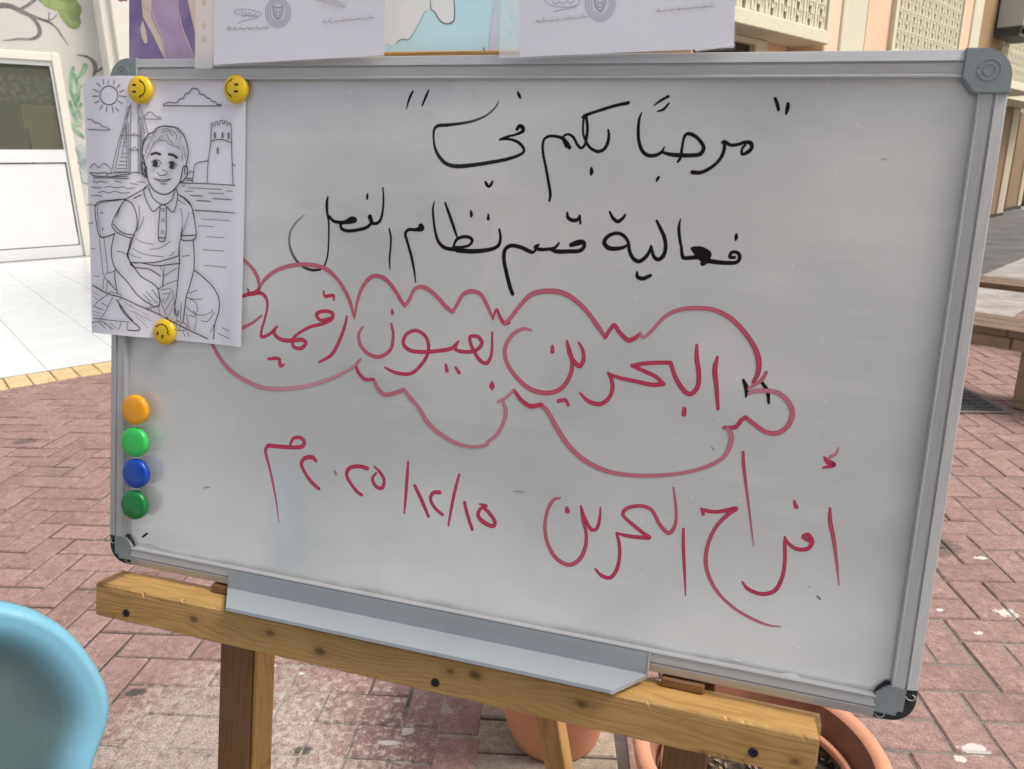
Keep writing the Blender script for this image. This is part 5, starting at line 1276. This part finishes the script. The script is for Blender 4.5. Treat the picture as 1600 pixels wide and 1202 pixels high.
# certificates in clear sleeves, their lower ends hanging over the top rail
M['sleeve'] = bpy.data.materials.new('clear_sleeve'); M['sleeve'].use_nodes = True
pb_ = M['sleeve'].node_tree.nodes['Principled BSDF']; pb_.inputs['Base Color'].default_value = (0.85, 0.85, 0.86, 1); pb_.inputs['Roughness'].default_value = .18; pb_.inputs['Alpha'].default_value = .13
M['sleeve_strip'] = M['sleeve'].copy(); M['sleeve_strip'].name = 'milky_sleeve_strip'; M['sleeve_strip'].node_tree.nodes['Principled BSDF'].inputs['Alpha'].default_value = .5
def sheet_z(x, y): return .0125 + max(0, y) * .02
def at_sh(px, py):
    z = .0125
    for _ in range(3): x, y = BOARD.at(px, py, z); z = sheet_z(x, y)
    return x, y
def certificate(label, TLp, BLp, BRp, TRp, strip, holes, stamps, wavy=False):
    q = [at_sh(*p) for p in (BLp, BRp, TRp, TLp)]
    c = BM @ Matrix.Translation(((q[0][0] + q[1][0]) / 2, (q[0][1] + q[1][1]) / 2, .0125))
    e = empty('certificate', c, label, 'certificate', 'certificates in clear sleeves above the whiteboard')
    def patch(q, dz, nm, mat, nu=10, nv=12, bend=0.0):
        b = MB(); vs = []
        for j in range(nv + 1):
            for i in range(nu + 1):
                u, v = i / nu, j / nv
                x = (q[0][0] * (1 - u) + q[1][0] * u) * (1 - v) + (q[3][0] * (1 - u) + q[2][0] * u) * v
                y = (q[0][1] * (1 - u) + q[1][1] * u) * (1 - v) + (q[3][1] * (1 - u) + q[2][1] * u) * v
                vs.append((x, y, sheet_z(x, y) + dz + bend * math.sin(u * 5 + v * 2)))
        b.add(vs, [(j * (nu + 1) + i, j * (nu + 1) + i + 1, (j + 1) * (nu + 1) + i + 1, (j + 1) * (nu + 1) + i) for j in range(nv) for i in range(nu)], smooth=True)
        return b.build(nm, M[mat], e, W=BM)
    patch(q, 0, 'certificate_paper', 'paper', bend=.0004)
    qs = [(q[0][0] - .001, q[0][1] - .0025), (q[1][0] + .0015, q[1][1] - .002), (q[2][0] + .0015, q[2][1]), (q[3][0] - .001, q[3][1])]
    patch(qs, .0012, 'sleeve_front', 'sleeve', bend=.0005)
    # punched strip with real holes
    s0, s1 = at_sh(strip[0], strip[2])[0], at_sh(strip[1], strip[2])[0]; yb_ = at_sh(strip[0], strip[2])[1]; yt_ = q[3][1]
    b = MB(); hs_ = sorted([at_sh(*h)[1] for h in holes]); ys = [yb_]
    hr = .0030; xm = (s0 + s1) / 2
    def zz(x, y): return sheet_z(x, y) + .0008
    cells = []
    y = yb_
    for h in hs_:
        lo, hi = h - .0062, h + .0062
        if lo > y: b.add([(s0, y, zz(0, y)), (s1, y, zz(0, y)), (s1, lo, zz(0, lo)), (s0, lo, zz(0, lo))], [(0, 1, 2, 3)])
        n_ = 16; ring = [(xm + hr * math.cos(2 * math.pi * (k + .5) / n_ - math.pi * .75 - math.pi / n_), h + hr * 1.25 * math.sin(2 * math.pi * (k + .5) / n_ - math.pi * .75 - math.pi / n_)) for k in range(n_)]
        sq = [(s0, lo), (s1, lo), (s1, hi), (s0, hi)]
        outer = []
        for k in range(4):
            for t_ in range(4): outer.append(tuple(sq[k][i] * (1 - t_ / 4) + sq[(k + 1) % 4][i] * t_ / 4 for i in (0, 1)))
        vs = [(x_, y_, zz(0, y_)) for x_, y_ in ring + outer]
        b.add(vs, [(k, 16 + k, 16 + (k + 1) % 16, (k + 1) % 16) for k in range(16)]); y = hi
    b.add([(s0, y, zz(0, y)), (s1, y, zz(0, y)), (s1, yt_, zz(0, yt_)), (s0, yt_, zz(0, yt_))], [(0, 1, 2, 3)])
    b.build('punched_strip', M['sleeve_strip'], e, W=BM)
    for nm, mat, sts in stamps:
        k = Ink(at_sh, sheet_z, 6e-4, 2e-6)
        for t_, w_, ik in sts: k.stroke(t_, w=w_, ink=ik, step=1.0)
        k.mb.build(nm, M[mat], e, W=BM, kind='stuff' if nm == 'printed_names' else None)
    return e, patch
def ringpts(cx_, cy_, rx, ry, n_=24): return [(cx_ + rx * math.cos(2 * math.pi * k / n_), cy_ + ry * math.sin(2 * math.pi * k / n_)) for k in range(n_ + 1)]
def stamp(cx_, cy_, r):
    o = [(ringpts(cx_, cy_, r, r * 1.15), 1.6, .55), (ringpts(cx_, cy_, r * .86, r), 1.0, .45), (ringpts(cx_, cy_, r * .62, r * .74), 1.0, .5)]
    for k in range(22):
        a = 2 * math.pi * k / 22; o.append(([(cx_ + r * .74 * math.cos(a), cy_ + r * .86 * math.sin(a)), (cx_ + r * .78 * math.cos(a + .12), cy_ + r * .92 * math.sin(a + .12))], 1.8, .5))
    # shield with helmet-like crest
    o.append(([(cx_ - r * .34, cy_ - r * .45), (cx_ - r * .32, cy_ + r * .1), (cx_, cy_ + r * .55), (cx_ + r * .32, cy_ + r * .1), (cx_ + r * .34, cy_ - r * .45)], 2.2, .75))
    o.append(([(cx_ - r * .38, cy_ - r * .5), (cx_ - r * .15, cy_ - r * .35), (cx_, cy_ - r * .42), (cx_ + r * .15, cy_ - r * .35), (cx_ + r * .38, cy_ - r * .5)], 2.2, .7))
    o.append(([(cx_ - r * .18, cy_ - r * .1), (cx_, cy_ - r * .02), (cx_ + r * .18, cy_ - r * .1), (cx_ + r * .12, cy_ + r * .2), (cx_, cy_ + r * .3), (cx_ - r * .12, cy_ + r * .2), (cx_ - r * .18, cy_ - r * .1)], 1.4, .6))
    return o
def scribble(x0, y0, x1, y1, seed, h=4.4):
    rr = random.Random(seed); o = []; x = x0; L = x1 - x0
    while x < x1 - 3:
        wl = rr.uniform(5, 12); pts = []; n_ = int(wl / 1.3) + 2
        for i in range(n_):
            xx = x + wl * i / (n_ - 1); yy = y0 + (y1 - y0) * (xx - x0) / L
            pts.append((xx, yy + rr.uniform(-h * .5, h * .4) * (1 if i % 2 else .3)))
        o.append((pts, 1.3, .6))
        if rr.random() < .6: o.append(([(x + wl * .5, pts[0][1] - h * 1.1), (x + wl * .5 + 1.2, pts[0][1] - h)], 1.1, .5))
        if rr.random() < .4: o.append(([(x + wl * .3, pts[0][1] - h * 1.3), (x + wl * .3 + .4, pts[0][1] + .4)], 1.1, .5))
        x += wl + rr.uniform(1, 2.5)
    return o
Zc = (5.333, 320, 0)
sigA = [(parse(t, *Zc), .9, .75) for t in ('245,100 270,85 330,80 400,88 460,108 475,125 455,138 400,138 320,128 265,115 245,100', '305,95 320,110 315,130 330,140 345,125 340,105 355,120 365,130 378,122 372,105 385,120 395,132 410,130 425,120 435,128', '440,150 380,165 320,180 280,198')]
slash = [(parse('930,0 1000,22 1080,45 1150,60 1170,50 1180,15', *Zc), 1.4, .45), (parse('960,-5 1040,15 1120,35 1160,58', *Zc), 1.2, .4), (parse('1010,-5 1080,12 1140,30', *Zc), 1.2, .4), (parse('1100,10 1140,35 1165,55', *Zc), 1.6, .35)]
certificate('sleeved certificate above the smiley magnets, left of the blue map poster', (337, -150), (333.5, 101.5), (600, 86.5), (606, -150), (305, 332.5, 108), ((319, 5), (318.5, 41), (318, 61.5)),
            [('round_stamp', 'print_blue', stamp(435, 20, 19.5)), ('signature', 'print_blue', sigA), ('printed_names', 'print_text', scribble(355, 46.5, 418, 43.5, 3) + scribble(505, 36, 577, 29.5, 4) + slash)])
Zd = (2.5806, 380, 0)
sigB = [(parse(t, *Zd), 1.0, .75) for t in ('1215,0 1230,18 1262,28 1320,30 1350,18 1358,5 1340,-8', '1245,5 1260,18 1275,8 1290,18 1305,6 1322,15 1335,2', '1345,28 1300,38 1250,50')]
e2, patch = certificate('sleeved certificate right of the blue map poster, with a perforated lower right edge', (814, -150), (811.5, 89.5), (1146.5, 74.5), (1153, -150), (780, 811, 91), ((790, 28.5), (788.5, 53)),
            [('round_stamp', 'print_blue', stamp(938, 6, 23)), ('signature', 'print_blue', sigB), ('printed_names', 'print_text', scribble(838, 34.5, 918, 27.5, 8) + scribble(1026, 19, 1115, 11, 9))])
b = MB()
for i in range(20):
    x, y = at_sh(1088 + i * 3.05, 79.8 - i * .42); b.lathe([(.0011, .0134), (.0011, .0144), (.0007, .0148), (0, .0149)], 8, T=Matrix.Translation((x, y, 0)))
b.build('sleeve_perforation', M['sleeve_strip'], e2, W=BM, kind='stuff')

# ------------------------------------------------------------------ blue chair, front left
P0c = Vector((-.60, .62, .70))
vd = Vector((-.66, .75, 0)).normalized()
CN = (-vd + Vector((.15, 0, .12))).normalized()            # the inner side of the back faces the camera, leaning a little
CP = Plane(Vector((-.46, .60, .80)), Vector((-CN.y, CN.x, 0)) * -1 if False else Vector((0, 0, 1)).cross(CN), CN)
cpx = [(-170, 960), (-110, 946), (-55, 942), (0, 948), (50, 959), (95, 984), (128, 1020), (150, 1058), (158, 1090), (156, 1122), (146, 1156), (136, 1190), (131, 1225), (129, 1270), (130, 1330)]
half = [CP.at(*p) for p in cpx]
xc = half[0][0] - .005
Lh = half[::-1]
outl = [(x, y) for x, y in half] ; left = [(2 * xc - x, y) for x, y in half][::-1]
ring = outl + left         # top centre -> right down ; left up
CW = CP.M
base = CW @ Vector((xc, half[-1][1], 0))
chair = empty('chair', Matrix.Translation((base.x, base.y, 0)), 'light blue moulded plastic chair with a rolled rim in the bottom left foreground', 'chair')
def cr_closed(P, k=5):
    out = []; n_ = len(P)
    for i in range(n_ - 1):
        p0, p1, p2, p3 = P[max(0, i - 1)], P[i], P[i + 1], P[min(n_ - 1, i + 2)]
        for j in range(k):
            t = j / k; out.append(tuple(.5 * (2 * p1[c] + (p2[c] - p0[c]) * t + (2 * p0[c] - 5 * p1[c] + 4 * p2[c] - p3[c]) * t * t + (3 * p1[c] - p0[c] - 3 * p2[c] + p3[c]) * t ** 3) for c in (0, 1)))
    out.append(P[-1]); return out
open_r = cr_closed(left + outl)     # from bottom left, over the top, to bottom right
cyc = sum(p[1] for p in open_r) / len(open_r); 
# section across the rim: (inset from the outline, height towards the sitter)
secr = [(.0, -.022), (-.0008, -.010), (.0, -.003), (.002, .0006), (.005, .002), (.006, .0016), (.012, .0020), (.020, -.001), (.028, -.006), (.036, -.011), (.045, -.016), (.055, -.019)]
vs = []; n_ = len(open_r)
def inw(i):
    a = open_r[max(0, i - 2)]; c = open_r[min(n_ - 1, i + 2)]
    d = Vector((c[0] - a[0], c[1] - a[1])).normalized(); return Vector((d.y, -d.x))
for ins, h in secr:
    for i, p in enumerate(open_r):
        q = Vector(p) + inw(i) * ins; vs.append((q.x, q.y, h - .25 * (abs(q.x - xc)) ** 1.5 * 0 + .9 * (q.x - xc) ** 2))
fs = [(j * n_ + i, j * n_ + i + 1, (j + 1) * n_ + i + 1, (j + 1) * n_ + i) for j in range(len(secr) - 1) for i in range(n_ - 1)]
k0 = (len(secr) - 1) * n_; yb0 = half[-1][1]
# inner field: bridge left and right sides row by row
hh = n_ // 2
for m_ in range(1, 6):
    for i in range(hh + 1):
        a = vs[k0 + i]; c = vs[k0 + n_ - 1 - i]
        t = m_ / 10
        vs.append((a[0] * (1 - t) + c[0] * t, a[1] * (1 - t) + c[1] * t, -.021 + .9 * ((a[0] * (1 - t) + c[0] * t) - xc) ** 2 - .004 * t))
        vs.append((c[0] * (1 - t) + a[0] * t, c[1] * (1 - t) + a[1] * t, -.021 + .9 * ((c[0] * (1 - t) + a[0] * t) - xc) ** 2 - .004 * t))
b_idx = len(secr) * n_
def vi(m_, i, side):
    if m_ == 0: return k0 + i if side == 0 else k0 + n_ - 1 - i
    return b_idx + ((m_ - 1) * (hh + 1) + i) * 2 + side
for m_ in range(5):
    for i in range(hh):
        fs.append((vi(m_, i, 0), vi(m_, i + 1, 0), vi(m_ + 1, i + 1, 0), vi(m_ + 1, i, 0)))
        fs.append((vi(m_, i, 1), vi(m_ + 1, i, 1), vi(m_ + 1, i + 1, 1), vi(m_, i + 1, 1)))
b = MB(); b.add(vs, fs, smooth=True)
hollow_shade = [0, 0, 0, 0, 0, 0, .06, .32, .72, .95, 1, 1]  # blends to dark grey across the hollow, standing in for its shade
b.ink = [hollow_shade[i // n_] if i < b_idx else 1.0 for i in range(len(vs))]
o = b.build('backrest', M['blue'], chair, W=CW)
sm_ = o.modifiers.new('thickness', 'SOLIDIFY'); sm_.thickness = .004; sm_.offset = 0
# seat and legs, out of frame below
Wd = abs(half[-1][0] - xc); fwd = Vector((CN.x, CN.y, 0)).normalized(); rgt = Vector((0, 0, 1)).cross(fwd)
ST = frame(Vector((base.x, base.y, .44)), rgt, fwd, Vector((0, 0, 1)))
b = MB(); vs = []; nu, nv = 12, 12
for j in range(nv + 1):
    for i in range(nu + 1):
        u = (i / nu - .5) * 2; v = j / nv
        vs.append((u * (Wd + .01) * (1 + .08 * v), -.02 + .36 * v, .05 * (1 - v) ** 4 + .018 * abs(u) ** 3 - .03 * v ** 6))
b.add(vs, [(j * (nu + 1) + i, j * (nu + 1) + i + 1, (j + 1) * (nu + 1) + i + 1, (j + 1) * (nu + 1) + i) for j in range(nv) for i in range(nu)], smooth=True)
o = b.build('seat', M['blue'], chair, W=ST); sm_ = o.modifiers.new('thickness', 'SOLIDIFY'); sm_.thickness = .006; sm_.offset = -1
for sx_ in (-1, 1):
    b = MB(); b.tube([(sx_ * (Wd + .002), -.03, base.z - .44 + .05), (sx_ * (Wd - .01), -.01, -.01), (sx_ * (Wd + .01), .0, -.03)], .009); b.build('back_support', M['alu'], chair, W=ST)
    for yy, spread in ((.02, -.06), (.30, .05)):
        b = MB(); b.tube([(sx_ * (Wd - .04), yy, -.012), (sx_ * (Wd + .02), yy + spread, -.438)], [.011, .009]); b.build('leg', M['alu'], chair, W=ST)
